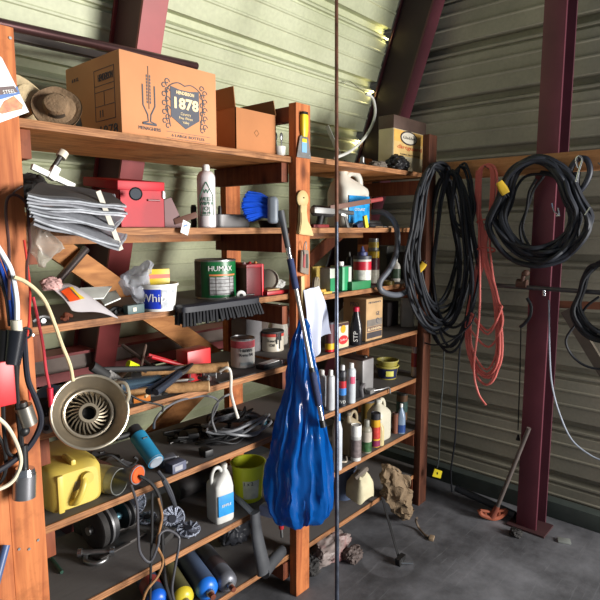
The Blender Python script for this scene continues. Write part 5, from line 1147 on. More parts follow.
# wire brush wheels
WB = mat((150, 156, 172), .4, .5, .35, 90, .6)
for k, (u, v, R, lab) in enumerate(((140, 508, .05, 'blue-grey wire brush wheel standing right of the bench grinder'), (155, 518, .035, 'small wire wheel lying flat behind the hanging cords'), (181, 524, .043, 'wire brush wheel propped up left of the white jug'), (197, 530, .042, 'wire brush wheel lying flat left of the white jug'))):
    p = PZ(u, v+8, z_); t = thing('wire_brush', lab, 'wire wheel', (p.x, p.y+.05, z_+(R*.8 if k in (0, 2) else .014)), rot=((PI/2-.35 if k in (0, 2) else .1), 0, -.6))
    g = G()
    for j in range(30):
        a = 2*PI*j/30; g.tube([(.3*R*math.cos(a), .3*R*math.sin(a), 0), (R*math.cos(a+.5), R*math.sin(a+.5), .006*math.sin(j*2.1))], R*.09, 5)
    g.build('wires', WB, t); G().lathe([(R*.34, -.008), (R*.34, .008)], 18).build('hub', mat((60, 62, 72), .5, .5), t); G().torus((0, 0, 0), R*.97, .004, 30).build('rim', WB, t)
# white jug with blue label
f = fit(209, 232, 463, 523, z_)
jug('grey-white plastic jug with a blue label at the front of the sixth shelf', (f[0], f[1]+.0, f[2]*.95, f[3]*.97), .085, mat((196, 196, 192), .4, var=.12), mat((200, 196, 190), .4), mat((40, 140, 205), .4, var=.15, scale=30), rz=facing(Vector((f[0], f[1], 0)))+.55, text='SIMPLE', handle_side=-1, labz=(.14, .52), tsize=.014)
# lime bucket
f = fit(232, 265, 461, 504, z_); bucket('lime yellow bucket with a paper label at the end of the sixth shelf', (f[0], f[1], f[2], f[3]), mat((216, 224, 40), .45, var=.06), mat((222, 230, 60), .45), taper=.78, lab=(.12, .62, -.35, .75, mat((200, 200, 170), .7, var=.15, scale=40)), text='1 x 2')
o = PZ(248, 495, z_)
solo(G().tube([(0, 0, 0), (.02, .01, .06)], .012, 12), 'bucket_tool', STEEL, 'grey fitting sticking up inside the lime yellow bucket', 'fitting', (f[0]-.015, f[1], z_+.06))
solo(G().tube([PZ(233, 494, z_)+Vector((0, .06, .02)), PZ(254, 517, z_)+Vector((0, .0, .012))], .0115, 16), 'white_pipe', mat((170, 178, 190), .4), 'short white plastic pipe poking out between the jug and the lime bucket', 'pipe')
solo(G().box(-.022, -.03, -.02, .022, .03, .02, .008), 'clear_block', mat((150, 160, 190), .3), 'pale bluish block under the lime bucket at the shelf end', 'block', (PY(267, 508, 1.45).x, 1.445, z_+.0), .2)
# shackle / C clamp
p = PZ(100, 562, z_); t = thing('d_shackle', 'bright steel shackle lying at the front of the sixth shelf', 'shackle', (p.x, p.y+.02, f_z), -.3)
G().tube(spl([(-.03, .03, .01), (-.035, -.005, .008), (-.01, -.035, .008), (.02, -.03, .008), (.03, -.01, .01)], 6), .008, 10).build('bow', STEEL, t); G().cyl((-.045, .035, .02), (.045, -.008, .02), .009).build('pin', STEEL, t); G().cyl((-.052, .038, .02), (-.04, .033, .02), .015).build('bolt_head', CHROME, t); G().cyl((.042, -.008, .02), (.055, -.013, .02), .014).build('nut', CHROME, t)
solo(G().cyl(PZ(50, 558, z_)+Vector((0, 0, .006)), PZ(62, 574, z_)+Vector((0, 0, .006)), .0055), 'green_punch', mat((30, 70, 56), .5), 'dark green centre punch lying near the left post on the sixth shelf', 'punch')
for k, (u, v) in enumerate(((128, 556), (140, 548))):
    p = PZ(u, v-4, z_); g = G(); g.box(-.1, -.03, 0, .1, .03, .012, .003).box(-.1, -.045, .012, .02, -.03, .018, .002); solo(g, 'steel_plate', mat((74, 70, 68), .6, .4, .3, 20), ['rusty flat steel plate at the front of the sixth shelf', 'rusty flat steel bracket behind the first plate'][k], 'plate', (p.x, p.y+.06+.09*k, f_z), .1-.2*k)
p = PZ(175, 545, z_); solo(G().box(-.04, -.025, 0, .04, .025, .025, .004).tube([(-.02, 0, .025), (0, 0, .045), (.02, 0, .025)], .005, 8), 'oily_bracket', SOOT, 'oily dark bracket behind the hanging cord loop', 'bracket', (p.x, p.y+.06, f_z), .4)
solo(G().lathe([(.001, -.13), (.045, -.13), (.045, .1), (.001, .1)], 20, M=Matrix.Rotation(PI/2, 4, 'Y')), 'dark_pipe', mat((54, 50, 50), .6), 'dark fat pipe lying at the back of the sixth shelf behind the jug', 'pipe', (PY(200, 490, 1.78).x, 1.78, z_+.046))
# ================================================================ SHELF A left (z .18) gas cylinders
z_ = SZ['a']; f_z = z_+.0005
def cylinder(label, u, v, u2, v2, m, endm, R, mid=None, name='gas_cylinder'):
    p = PZ(u, v, z_+R); p2 = PZ(u2, v2, z_+R); L = min((p2-p).length, .3); ang = math.atan2(-(p2-p).x, (p2-p).y); t = thing(name, label, 'gas cylinder', (p.x, p.y, z_+R+.001), ang)
    M = Matrix.Rotation(PI/2, 4, 'X')   # length runs back along +y
    G().lathe([(R*.96, -L), (R, -L+.012), (R, -.022), (R*.96, -.01)], 30, M=M).build('body', m, t)
    G().lathe([(R*.985, -.014), (R*.93, .0), (R*.6, .013), (R*.35, .015)], 30, M=M, cap=True).build('end_dome', endm, t)
    G().lathe([(R*.35, .014), (R*.35, .028)], 14, M=M).build('valve_collar', STEEL, t); G().lathe([(R*.24, .026), (R*.24, .05)], 12, M=M).build('valve', RUST, t)
    if mid: G().lathe([(R+.0008, -L*.55), (R+.0008, -L*.3)], 30, M=M, cap=False).build('label_band', mid, t)
GM = mat((98, 100, 108), .5, .2, .25, 12)
cylinder('grey gas cylinder with a blue end on the bottom shelf beside the all-grey one', 208, 590, 184, 556, mat((84, 100, 130), .45, .2, .2, 8), mat((30, 110, 210), .35), .043)
cylinder('all-grey gas cylinder nearest the middle post on the bottom shelf', 228, 583, 203, 552, GM, mat((110, 112, 120), .4, .4), .040, mat((86, 74, 76), .5))
cylinder('dark gas cylinder with a yellow end on the bottom shelf', 184, 599, 164, 566, mat((96, 92, 62), .5, .1, .3, 8), mat((205, 185, 50), .35), .040)
cylinder('gas cylinder with a bright blue end furthest left on the bottom shelf', 158, 601, 143, 572, mat((50, 66, 92), .5), mat((30, 100, 210), .35), .038, mat((140, 50, 50), .5))
# boot and dark bag at the right end
g = bagmesh([(249, 575, 5, 1.46), (252, 570, 12, 1.46), (256, 560, 15, 1.46), (262, 548, 16, 1.46), (264, 540, 10, 1.47), (258, 525, 7, 1.48), (256, 513, 5, 1.49)], 8, .006, flat=.5)
PT = [PY(255, 512, 1.43), PY(257, 535, 1.43), PY(262, 560, 1.42), PY(264, 571, 1.42)]
t = thing('rubber_boot', 'dark grey folded rubber boot drooping over the bottom shelf by the middle post', 'boot', PT[3])
G().tube([p-PT[3] for p in spl(PT, 6)], .022, 16, r1=.034, flat=.6).build('shaft', mat((66, 68, 72), .5, bump=.2), t)
foot = [PY(264, 572, 1.42), PY(272, 562, 1.44), PY(282, 551, 1.47)]; G().tube([p-PT[3] for p in spl(foot, 6)], .03, 16, r1=.026, flat=.8).build('foot', mat((60, 62, 66), .5, bump=.2), t)
rag('black crumpled bag at the back of the bottom shelf', (PY(238, 540, 1.7).x, 1.72, z_+.001), .09, .06, .09, mat((44, 46, 52), .45, bump=.3), 31, 'black_bag', 'bag', .3)
t = thing('red_handle_tool', 'red-gripped tool with a steel tip hanging left of the middle post under the blue bag', 'tool', PY(280, 512, 1.45))
d_ = PY(282, 537, 1.45)-PY(280, 512, 1.45); G().tube([Vector((0, 0, 0)), d_*.65], .011, 12).build('grip', mat((170, 36, 44), .4), t); G().tube([d_*.63, d_], .006, 10).build('tip', STEEL, t)
# ================================================================ right bay shelf A and floor
z_ = R_['a']; f_z = z_+.0005
f = fit(331, 355, 466, 510, z_, 1.62); bucket('dark grey-blue bucket on the bottom shelf right of the blue bag', f, mat((78, 92, 120), .5, var=.2), mat((96, 108, 132), .5), taper=.8)
# cream cloth bag/box
A4 = [PY(360, 484, 1.46), PY(382, 480, 1.46), PY(381, 502, 1.44), PY(358, 498, 1.44)]
t = thing('cream_bag', 'cream paper sack folded over the right part of the bottom shelf', 'sack', A4[3]); o_ = A4[3]
def fn(u, v):
    p = (A4[3]*(1-u)+A4[2]*u)*(1-v)+(A4[0]*(1-u)+A4[1]*u)*v
    return p
g = G(); rr_ = []
for k, (s_, hgt) in enumerate(((1, 0), (1.03, .03), (.98, .07), (.7, .1), (.45, .12))):
    c_ = (A4[3]+A4[2])/2+Vector((0, .06, 0)); ring = []
    for j in range(28):
        a = 2*PI*j/28; ca, sa = math.cos(a), math.sin(a)
        ring.append(c_-o_+Vector((.062*s_*math.copysign(abs(ca)**.5, ca), .055*s_*math.copysign(abs(sa)**.5, sa), hgt+.01*math.sin(3*a+k))))
    rr_.append(ring)
g.rings(rr_); g.build('sack_body', mat((196, 188, 156), .7, var=.12, bump=.4), t); G().tube(spl([c_-o_+Vector((-.04, 0, .11)), c_-o_+Vector((0, -.02, .14)), c_-o_+Vector((.05, 0, .125))], 5), .014, 8).build('twisted_top', mat((120, 110, 100), .8), t)
# burlap sack
solo(bagmesh([(406, 519, 4, 1.40), (403, 512, 9, 1.40), (399, 503, 12, 1.40), (397, 493, 14, 1.40), (395, 483, 14, 1.40), (393, 475, 12, 1.405), (389, 468, 7, 1.41), (385, 465, 3, 1.41)], 12, .022, flat=.4, n=60), 'burlap_sack', mat((128, 108, 84), .9, var=.2, scale=30, bump=.7), 'brown burlap sack slumped at the right end of the bottom shelf', 'sack')
solo(G().torus((0, 0, 0), .022, .009, axis='y'), 'sack_cuff', mat((150, 112, 84), .8), 'rolled brown ring at the foot of the burlap sack', 'ring', PY(406, 517, 1.42))
# refuse bags on the floor
rag('red and grey crumpled rubbish bag on the floor under the bottom shelf', (PY(336, 556, 1.46).x, 1.50, .001), .14, .07, .06, mat((140, 128, 124), .5, var=.35, scale=10, bump=.3, grime=(140, 96, 96)), 41, 'rubbish_bag', 'bag', .3)
rag('small brown crumpled rag on the floor at the front of the rubbish bag', (PZ(353, 560, 0).x, PZ(353, 560, 0).y, .001), .055, .04, .035, mat((88, 76, 72), .7, bump=.4), 45, 'floor_rag')
rag('dark bundle on the floor between the middle post and the rubbish bag', (PY(312, 556, 1.46).x+.03, 1.49, .001), .05, .04, .045, SOOT, 47, 'dark_bundle', 'bundle')
rag('frayed grey scrap on the floor right beside the middle post', (PZ(312, 572, 0).x+.03, PZ(312, 572, 0).y+.01, .001), .04, .03, .015, mat((110, 104, 98), .8), 49, 'cloth_scrap', 'scrap')
# strap with metal clip
a, b_ = PY(382, 497, 1.425), PZ(400, 562, .01)
t = thing('ratchet_strap', 'black strap with a metal clip running from the bottom shelf to the floor', 'strap', a); d_ = b_-a
G().bar((0, 0, 0), d_, .014, .003, up=(1, 0, 0)).build('strap', BLACK, t)
G().prism([(-.02, 0), (.03, .02), (.03, .04), (-.025, .035)], -.012, .012, Matrix.Translation(d_-Vector((0, 0, .012)))).build('buckle', DBLACK, t); G().tube([d_+Vector((-.01, 0, .0)), d_+Vector((.03, -.05, .0))], .004, 8).build('hook', CHROME, t)
g = G(); pts = [PZ(417, 518, .1), PZ(416, 521, .05), PZ(419, 528, .012), PZ(425, 535, .01), PZ(428, 536, .012)]
cord('steel_hook', 'small curved steel hook lying on the floor right of the burlap sack', 'hook', pts, .006, mat((120, 105, 90), .5, .4))
solo(G().box(-.02, -.012, 0, .02, .012, .014, .003), 'wood_chip', mat((140, 120, 96), .8), 'small tan chip on the floor at the end of the steel hook', 'chip', PZ(428, 538, .0)+Vector((0, -.02, .001)), .3)
# ================================================================ HANGING ON THE MIDDLE POST
# blue plastic bag
def bluebag():
    pts = [(304, 318, 3.5), (303, 330, 7), (302, 345, 10), (302, 365, 13.5), (302, 390, 17), (301, 415, 23), (300, 440, 28), (299, 465, 32), (299, 488, 34), (299, 503, 33), (299, 514, 28), (299, 521, 22), (299, 525, 13)]
    rr = []; n = 96; rt = Vector((math.sin(YAW), -math.cos(YAW), 0)); fw = Vector((math.cos(YAW), math.sin(YAW), 0)); q = spl([(a, b, c) for a, b, c in pts], 4)
    for k, (u, v, hw) in enumerate(q):
        T = k/len(q); c = PY(u, v, 1.345-.02*T); w_ = hw*depth(c)/FPX; ring = []
        for j in range(n):
            a = 2*PI*j/n; amp = .22*(1-T*.55)
            f_ = 1+amp*(math.sin(7*a+2.0*T)*.5+math.sin(13*a-3*T+1)*.45+math.sin(23*a+5*T)*.25)
            p = c+rt*(math.cos(a)*w_*(1+(f_-1)*.5))+fw*(math.sin(a)*w_*f_*.55)
            p += mnoise.noise_vector(Vector((p.x*20, p.y*20, p.z*7)))*.014*(.3+T)+mnoise.noise_vector(Vector((p.x*60, p.y*60, p.z*22+3)))*.006
            ring.append(p)
        rr.append(ring)
    g = G(); g.rings(rr); return g
o = solo(bluebag(), 'blue_bag', film((6, 92, 176), .12, .84), 'big translucent blue plastic bag hanging in front of the middle post', 'bag')
# white cloth
C0 = [PY(301, 290, 1.425), PY(317, 286, 1.415), PY(328, 340, 1.40), PY(304, 356, 1.42)]
def fn(u, v):
    p = (C0[0]*(1-u)+C0[1]*u)*(1-v)+(C0[3]*(1-u)+C0[2]*u)*v
    return p+Vector((.02*math.sin(v*PI)*(u-.3), -.014*math.sin(u*11+v*2.5)*(.25+v)-.012-.01*math.sin(v*5), -.03*math.sin(u*5)*v*v))
solo(G().grid(fn, 30, 20, .003), 'white_cloth', mat((200, 205, 222), .8, var=.06), 'pale bluish-white cloth hanging on the right side of the middle post', 'cloth')
# tan wooden utensil (scoop with bell end)
p = PY(302, 233, 1.42); o = p
t = thing('wooden_scoop', 'pale wooden scoop hanging on the middle post with its flared end down', 'scoop', o); TW = mat((196, 172, 118), .6, var=.15)
def L2(u, v): q_ = PY(u, v, 1.42)-o; return (q_.x, q_.z)
G().prism([L2(*q_) for q_ in ((297, 234), (312, 236), (309, 226), (306, 221), (305, 212), (299, 212), (299, 222), (298, 228))], -.012, .008, bev=.003).build('bell_end', TW, t)
G().prism([L2(*q_) for q_ in ((299, 214), (305.5, 214), (306, 205), (299.5, 205))], -.008, .006, bev=.002).build('neck', TW, t)
g = G(); cc = L2(303, 199); rr_ = abs(L2(308.5, 199)[0]-L2(297.5, 199)[0])/2; g.lathe([(rr_, -.006), (rr_*1.02, .0), (rr_*.7, .008), (.001, .009)], 24, M=Matrix.Translation((cc[0], 0, cc[1])) @ Matrix.Rotation(PI/2, 4, 'X')); g.build('bowl', TW, t)
G().ball((cc[0]-.006, -.010, cc[1]+.004), .003, n=8).build('nail_hole', DBLACK, t)
# bottle opener / key cluster
p = PY(304, 272, 1.42); o = p
t = thing('key_tool', 'small metal and red bottle-opener like tool hanging under the wooden scoop', 'tool', o)
G().prism([L2(*q_) for q_ in ((301, 250), (308, 250), (309, 262), (308, 275), (300, 272))], -.004, .006, bev=.002).build('plate', mat((140, 128, 116), .4, .6), t)
G().prism([L2(*q_) for q_ in ((302.5, 254), (304.5, 254), (304, 268), (302, 267))], -.007, -.002).build('red_strip', mat((150, 60, 60), .5), t); G().prism([L2(*q_) for q_ in ((305.5, 254), (307, 254), (307, 268), (305.5, 268))], -.006, -.002).build('dark_strip', mat((50, 60, 50), .5), t)
G().tube(spl([(-.005, -.006, .06), (-.012, -.01, .1), (.0, -.01, .12), (.008, -.006, .09)], 5), .002, 6).build('wire_loop', STEEL, t)
# pale stick under it
solo(G().bar(PY(302, 276, 1.42), PY(303, 318, 1.42), .02, .01, up=(1, 0, 0), bev=.003), 'wooden_stick', TW, 'pale wooden stick hanging down the middle post behind the blue pole grip', 'stick')
# rod in front of everything
a, b_ = PY(336.5, -12, 1.50), PZ(337, 622, 0)
t = thing('steel_rod', 'long thin rusty steel rod standing upright in front of the shelves', 'rod', b_); d_ = a-b_
G().tube([Vector((0, 0, 0)), d_*.62], .0088, 14, r1=.0078).build('lower_rod', mat((84, 90, 104), .35, .7, .4, 30), t); G().tube([d_*.62, d_], .0078, 14, r1=.0075).build('rusty_upper_rod', mat((110, 74, 58), .55, .4, .45, 30), t)
# ================================================================ LEFT POST WIRES
YL = 1.395
def LP(*uv, Y=YL, dy=0): return [PY(u, v, Y+dy*k) for k, (u, v) in enumerate(uv)]
cord('dark_hook_wire', 'looped dark brown wire hung on a nail on the left post', 'wire', LP((9, 300), (9, 250), (6, 215), (7, 200), (12, 195), (20, 197), (27, 206), (29, 230), (30, 245), (27, 262), (27, 285)), .0038, mat((70, 36, 30), .5))
cord('dark_wire', 'thin dark wire running down the left post beside the dark brown loop', 'wire', LP((12, 195), (16, 190), (22, 186)), .0025, mat((60, 40, 36), .5))
cord('red_wire', 'thin red wire running down the right edge of the left post', 'wire', LP((24, 240), (27, 262), (30, 290), (29, 320), (26, 350), (27, 372), (30, 400)), .003, mat((190, 50, 40), .4))
cord('cream_cable', 'cream cord curving from the left post to the reflector lamp', 'cord', LP((14, 277), (24, 281), (36, 290), (46, 303), (55, 325), (62, 345), (70, 365), (73, 381), Y=1.38, dy=.0), .005, mat((214, 200, 158), .45))
cord('pink_red_cable', 'pinkish red cord hanging down behind the cream cord', 'cord', LP((33, 297), (38, 320), (43, 345), (46, 370), (50, 390), Y=1.425), .004, mat((190, 60, 70), .4))
solo(G().tube(LP((50, 388), (51, 407), Y=1.42), .008, 10, r1=.006), 'red_plug_end', mat((200, 30, 60), .4), 'red plug end at the bottom of the pinkish red cord', 'plug')
cord('white_cable', 'glossy white cable dropping into the black connector on the left post', 'cable', LP((-8, 238), (3, 255), (11, 270), (15, 288), (17, 305), (17, 326)), .0065, mat((222, 226, 232), .3))
for k, (u, m_, nm) in enumerate(((10, mat((40, 90, 190), .35), 'blue cable nearest the white cable on the left post'), (6, mat((30, 70, 160), .35), 'darker blue cable left of the first blue one'), (3, mat((60, 50, 50), .5), 'dark brown cable at the far left edge'))):
    cord('blue_cable' if k < 2 else 'brown_cable', nm, 'cable', LP((u-9, 252+6*k), (u-1, 275+4*k), (u+4, 300), (u+7, 326), Y=1.40+.008*k), .0055, m_)
p = PY(17, 320, YL); solo(G().tube(LP((16, 320), (17, 332)), .013, 14), 'cable_gland', OFFW, 'white collar where the white cable meets the black connector', 'collar')
t = thing('black_connector', 'long glossy black cable connector strapped on the left post', 'connector', PY(14, 348, YL)); o = PY(14, 348, YL)
G().tube([p-o for p in LP((17, 330), (15, 345), (12, 364))], .024, 20, r1=.019).build('sleeve', mat((30, 32, 38), .25, var=.1), t); G().torus(PY(26, 333, YL)-o, .012, .004, axis='y').build('ring', BLACK, t)
t2 = solo(G().tube(LP((6, 330), (5, 348), (3, 362), Y=1.41), .016, 16), 'black_sleeve', DBLACK, 'second black cable sleeve left of the glossy connector', 'connector')
solo(G().box(-.04, -.012, -.055, .022, .012, .055, .004), 'red_box', mat((200, 30, 38), .4, var=.08), 'bright red plastic box at the left edge in front of the left post', 'box', PY(4, 383, 1.40))
cord('thick_black_cable', 'thick black cable bowing down the left post to the bottom left', 'cable', LP((24, 330), (25, 350), (28, 380), (36, 400), (41, 418), (38, 432), (28, 448), (12, 462), (-10, 476)), .0075, mat((34, 36, 46), .4))
cord('black_cable', 'black cable going straight down from the glossy connector to the silver socket', 'cable', LP((15, 362), (16, 385), (18, 410), (21, 440), (24, 470)), .0068, BLACK)
cord('second_black_cable', 'black cable in a flat loop left of the silver socket', 'cable', LP((18, 364), (17, 390), (18, 420), (22, 445), (16, 455), (8, 452), (4, 430), (3, 405), Y=1.405), .005, BLACK)
t = thing('metal_plug', 'grey metal plug body hanging on the left post above the socket', 'plug', PY(26, 416, YL)); o = t.location.copy()
G().tube([p-o for p in LP((23, 406), (29, 424))], .021, 18).build('shell', mat((140, 136, 128), .35, .8), t); G().tube([p-o for p in LP((22, 402), (23, 407))], .012, 12).build('gland', DSTEEL, t)
solo(G().ball((0, 0, 0), .014, n=14), 'black_ball', BLACK, 'round black knob below the grey metal plug', 'knob', PY(24, 431, YL))
t = thing('lamp_socket', 'silver cylindrical lamp socket hanging from a black cable on the left post', 'socket', PY(24, 484, YL)); o = t.location.copy()
G().tube([p-o for p in LP((24.5, 474), (24, 497))], .0275, 24).build('shell', mat((165, 166, 170), .3, .85), t); G().tube([p-o for p in LP((25, 468), (24.5, 475))], .022, 18, r1=.0275).build('shoulder', CHROME, t); G().tube([p-o for p in LP((23, 445), (24, 470))], .011, 12).build('cable_sleeve', BLACK, t)
cord('pale_cable', 'pale cream cord making a wide arc across the lower left post', 'cord', LP((-10, 412), (6, 425), (16, 442), (21, 460), (17, 475), (8, 485), (-8, 492), Y=1.385), .0048, mat((216, 206, 180), .45))
cord('bottom_black_cable', 'black cord dropping at the far left edge beside the left post', 'cord', LP((-6, 430), (3, 445), (6, 465), (2, 480), (-8, 490), Y=1.41), .005, DBLACK)
# steel pipe leaning behind shelf e left
solo(G().cyl(PY(58, 281, 1.86), PY(86, 249, 1.90), .014), 'short_steel_tube', mat((120, 112, 112), .3, .8), 'steel tube leaning behind the diagonal timber brace at left', 'tube')
# nails in the posts
for k, (u, v, lab) in enumerate(((19, 549, 'left nail head of a pair low on the left post'), (29, 549, 'right nail head of a pair low on the left post'), (33, 335, 'nail head on the left post beside the thick black cable'), (10, 38, 'nail head at the top of the left post'), (38, 540, 'nail head near the right edge low on the left post'))):
    p = PY(u, v, 1.4325); solo(G().lathe([(.004, 0), (.0035, .002)], 10, M=Matrix.Rotation(PI/2, 4, 'X')), 'nail', STEEL, lab, 'nail', (p.x, 1.4325, p.z))
# blue thing at the far bottom left
solo(G().cyl(PY(-6, 590, 1.38), PY(6, 545, 1.41), .01), 'blue_tube', mat((70, 90, 130), .4), 'bluish tube leaning at the very bottom left corner', 'tube')
# ================================================================ RIGHT WALL CABLES
PX0 = PX
def PX(u, v, X): return PX0(u, v, X-.08)
XB = 2.80
def RP(*uv, X=XB): return [PX(u, v, X) for u, v in uv]
def coil(name, label, cx, top, hw, bot, turns, r, m, seed, X=XB, spread=.02, extra=None, taper=.8, side=1, n=14, pl='X'):
    q = random.Random(seed); pts = []
    for k in range(turns):
        w_ = hw*q.uniform(.6, 1.04); b_ = bot+q.uniform(-16, 3)*(bot-top)/100; tp = top+q.uniform(-1, 5); dx = q.uniform(-.10, .10)*hw; sk = q.uniform(-.12, .12)*hw
        for j in range(n):
            a = -PI/2+2*PI*j/n*side; uu = cx+dx+w_*math.cos(a)*(1 if math.sin(a) > -.2 else taper)+sk*math.sin(a); vv = (tp+b_)/2+(b_-tp)/2*math.sin(a)
            pts.append((PX if pl == 'X' else PY)(uu, vv, X-q.uniform(0, spread)-spread*.6*k/turns))
    if extra: pts += [PX(u, v, X-.01) for u, v in extra]
    return cord(name, label, 'cable', pts, r, m, 4, n=7)
CB = mat((30, 34, 44), .6, var=.15); CB2 = mat((22, 26, 34), .65, var=.15)
coil('cable_coil', 'large black cable coil hung on the board in front of the maroon column', 538, 157, 51, 265, 12, .0105, CB, 3, extra=None, spread=.06)
coil('cable_coil', 'thinner black cable looped outside the large coil at its right side', 548, 172, 42, 262, 3, .0068, CB2, 8, spread=.02)
coil('cable_coil', 'left dark cable bunch hung at the right post beside the red cord', 437, 163, 33, 330, 12, .0072, CB2, 4, X=1.415, spread=.05, pl='Y')
coil('cable_coil', 'long black cable loops hanging lowest between the right post and the red cord', 450, 168, 27, 348, 7, .007, CB2, 6, X=2.79, spread=.03)
coil('cable_coil', 'thin dark loops hanging close beside the left of the red cord', 462, 164, 14, 235, 4, .0065, CB2, 7, X=2.79)
coil('cable_coil', 'black cable coil cut by the right edge of the picture', 606, 262, 36, 340, 7, .0085, CB2, 10, X=2.82, spread=.03)
coil('cable_coil', 'slack black cord hanging below the coil at the far right edge', 612, 290, 52, 372, 1, .006, CB2, 12, X=2.84)
# red/pink cord hank
q = random.Random(15); pts = []
for k in range(9):
    w_ = q.uniform(4, 8.5); lo = q.uniform(330, 385); wl = q.uniform(10, 20)
    cxx = 487+q.uniform(-2, 2)
    pts += [PX(cxx, 164+q.uniform(0, 2), 2.79), PX(cxx+w_, 174, 2.785), PX(cxx+w_-2, 215, 2.78), PX(486+q.uniform(-5, 5), 252, 2.775), PX(484+wl*.8, 300, 2.77), PX(484+wl, lo-22, 2.76-.01*q.random()), PX(483+wl*.3, lo, 2.76), PX(481-wl*.6, lo-18, 2.765), PX(480-wl*.75, 320, 2.77), PX(484+q.uniform(-6, 2), 252, 2.775), PX(cxx-w_-1, 210, 2.78), PX(cxx-w_, 174, 2.785)]
pts += [PX(480, 300, 2.75), PX(474, 365, 2.75), PX(478, 392, 2.75), PX(486, 405, 2.745)]
cord('red_extension_cord', 'long pinkish red extension cord in a tied hank on the board', 'extension cord', pts, .0055, mat((208, 106, 98), .6, var=.1), 5, n=7)
for k, v in enumerate((222, 249)):
    solo(G().tube([PX(486+9*math.cos(a), v+2.5*math.sin(a)+k, 2.765+.03*math.sin(a)) for a in [2*PI*j/16 for j in range(16)]], .0045, 6, closed=True), 'cord_wrap', mat((190, 84, 76), .5), ['upper turn of cord tied round the red hank', 'lower turn of cord tied round the red hank'][k], 'cord')
# yellow plugs and tags
def plug(label, u, v, X, m, ang=0, s=1):
    p = PX(u, v, X); t = thing('yellow_plug', label, 'plug', p, rot=(0, ang, -1.2))
    G().loft([(0, 0, -.022*s, .013*s, .012*s, 3), (0, 0, .01*s, .017*s, .014*s, 4), (0, 0, .03*s, .015*s, .012*s, 4)], 20).build('body', m, t)
    for q_ in (-.006, .006): G().box(q_-.001, -.003, .03*s, q_+.001, .003, .045*s).build('pin', STEEL, t)
YP = mat((214, 176, 50), .45)
plug('yellow plug at the upper left of the large black coil', 502, 187, 2.70, YP, 2.6, 1.25); plug('yellow plug dangling beside the right post below the left bunch', 421, 268, 2.58, YP, .6, 1.0)
p = PX(437, 473, 2.74)
t = thing('yellow_tag', 'small yellow tag hanging low beside the foot of the right post', 'tag', p); G().prism([(-.026, -.02), (.02, -.03), (.028, .012), (-.014, .024)], -.003, .003, Matrix.Rotation(-1.0, 4, 'Z'), bev=.001).build('card', mat((220, 200, 40), .5), t); G().box(-.004, -.006, -.006, .004, .0, .006).build('black_mark', BLACK, t)
cord('tag_cable', 'long thin black cord dropping along the right wall to the dark floor', 'cord', RP((462, 330), (459, 360), (457, 400), (455, 440), (451, 470), (452, 492), X=2.86), .005, CB2)
cord('wall_cable', 'dark cord hanging straight between the red hank and the right post', 'cord', RP((444, 350), (443, 380), (440, 420), (439, 455), (437, 468), X=2.78), .004, mat((54, 60, 60), .5))
cord('thin_cable', 'thin dark cable swooping from the right post to the lower loops', 'cable', RP((420, 341), (435, 345), (452, 340), (470, 325), (476, 312), X=2.72), .004, CB2)
cord('white_wire', 'thin whitish wire curving down across the column to the right edge', 'wire', RP((549, 300), (549.5, 350), (552, 385), (560, 415), (572, 440), (590, 455), (606, 462), X=2.80), .0042, mat((150, 158, 172), .4))
# pulley block with chrome hook at upper right
t = thing('snatch_block', 'black rope bundle with a chrome snap hook hanging on the board at right', 'hook', PX(579, 152, 2.79)); o = t.location.copy()
G().tube([p-o for p in spl(RP((579, 158), (572, 166), (569, 180), (576, 192), (584, 186), (590, 172), (587, 160), (579, 158), X=2.775), 6)], .013, 10).build('rope_bundle', mat((26, 30, 44), .5), t)
G().tube([p-o for p in spl(RP((577, 172), (576, 184), (578, 190), X=2.77), 6)], .016, 10).build('rope_core', mat((22, 26, 38), .5), t)
G().tube([p-o for p in spl(RP((576, 182), (579, 170), (582, 160), (579, 156), (576, 160), (578, 168), X=2.735), 6)], .0042, 8).build('snap_hook', CHROME, t)
# white hook pieces at the coil
for k, (pp, lab) in enumerate((((( 552, 203), (554, 211), (560, 216)), 'small white wire hook inside the large black coil, left one'), (((558, 208), (559, 215), (556, 216)), 'small white wire hook inside the large black coil, right one'), (((585, 215), (589, 209), (590, 207)), 'tiny white clip at the right rim of the large black coil'))):
    cord('wire_clip', lab, 'clip', RP(*pp, X=2.70), .003, CHROME)
for k, (u, v, lab) in enumerate(((551, 165, 'nail holding the large black coil'), (487, 168, 'nail holding the red extension cord'), (600, 165, 'nail at the right edge of the board'))):
    p = PX(u, v, 2.80); solo(G().cyl((0, 0, 0), (-.05, 0, .006), .003, n=8), 'nail', DSTEEL, lab, 'nail', (2.739, p.y, p.z))
# conduit pipe with fittings
a, b_ = PX(492, 285, 2.835), PX(604, 291, 2.835); b_.z = a.z-.0
t = thing('conduit_pipe', 'grey steel pipe running level across the column with a rusty tap fitting', 'pipe', a); d_ = b_-a
G().tube([Vector((0, 0, 0)), d_], .011, 14).build('pipe', mat((92, 92, 94), .4, .6), t)
o = a; G().tube([p-o for p in RP((517, 283), (527, 284), X=2.83)], .022, 12).build('tee', mat((96, 70, 60), .6, .3), t); G().tube([p-o for p in RP((522, 283), (524, 272), X=2.82)], .01, 10).build('riser', mat((96, 70, 60), .6, .3), t)
G().ball(PX(526, 273, 2.81)-o, .017, n=12).build('tap_knob', mat((110, 80, 66), .6), t)
G().cyl(PX(544, 290, 2.80)-o, PX(544, 296, 2.80)-o, .008).build('bolt', CHROME, t)
cord('hanging_hose_end', 'short black hose end curling down below the rusty tap', 'hose', RP((527, 298), (531, 306), (530, 316), (524, 324), (520, 327), X=2.82), .008, CB2)
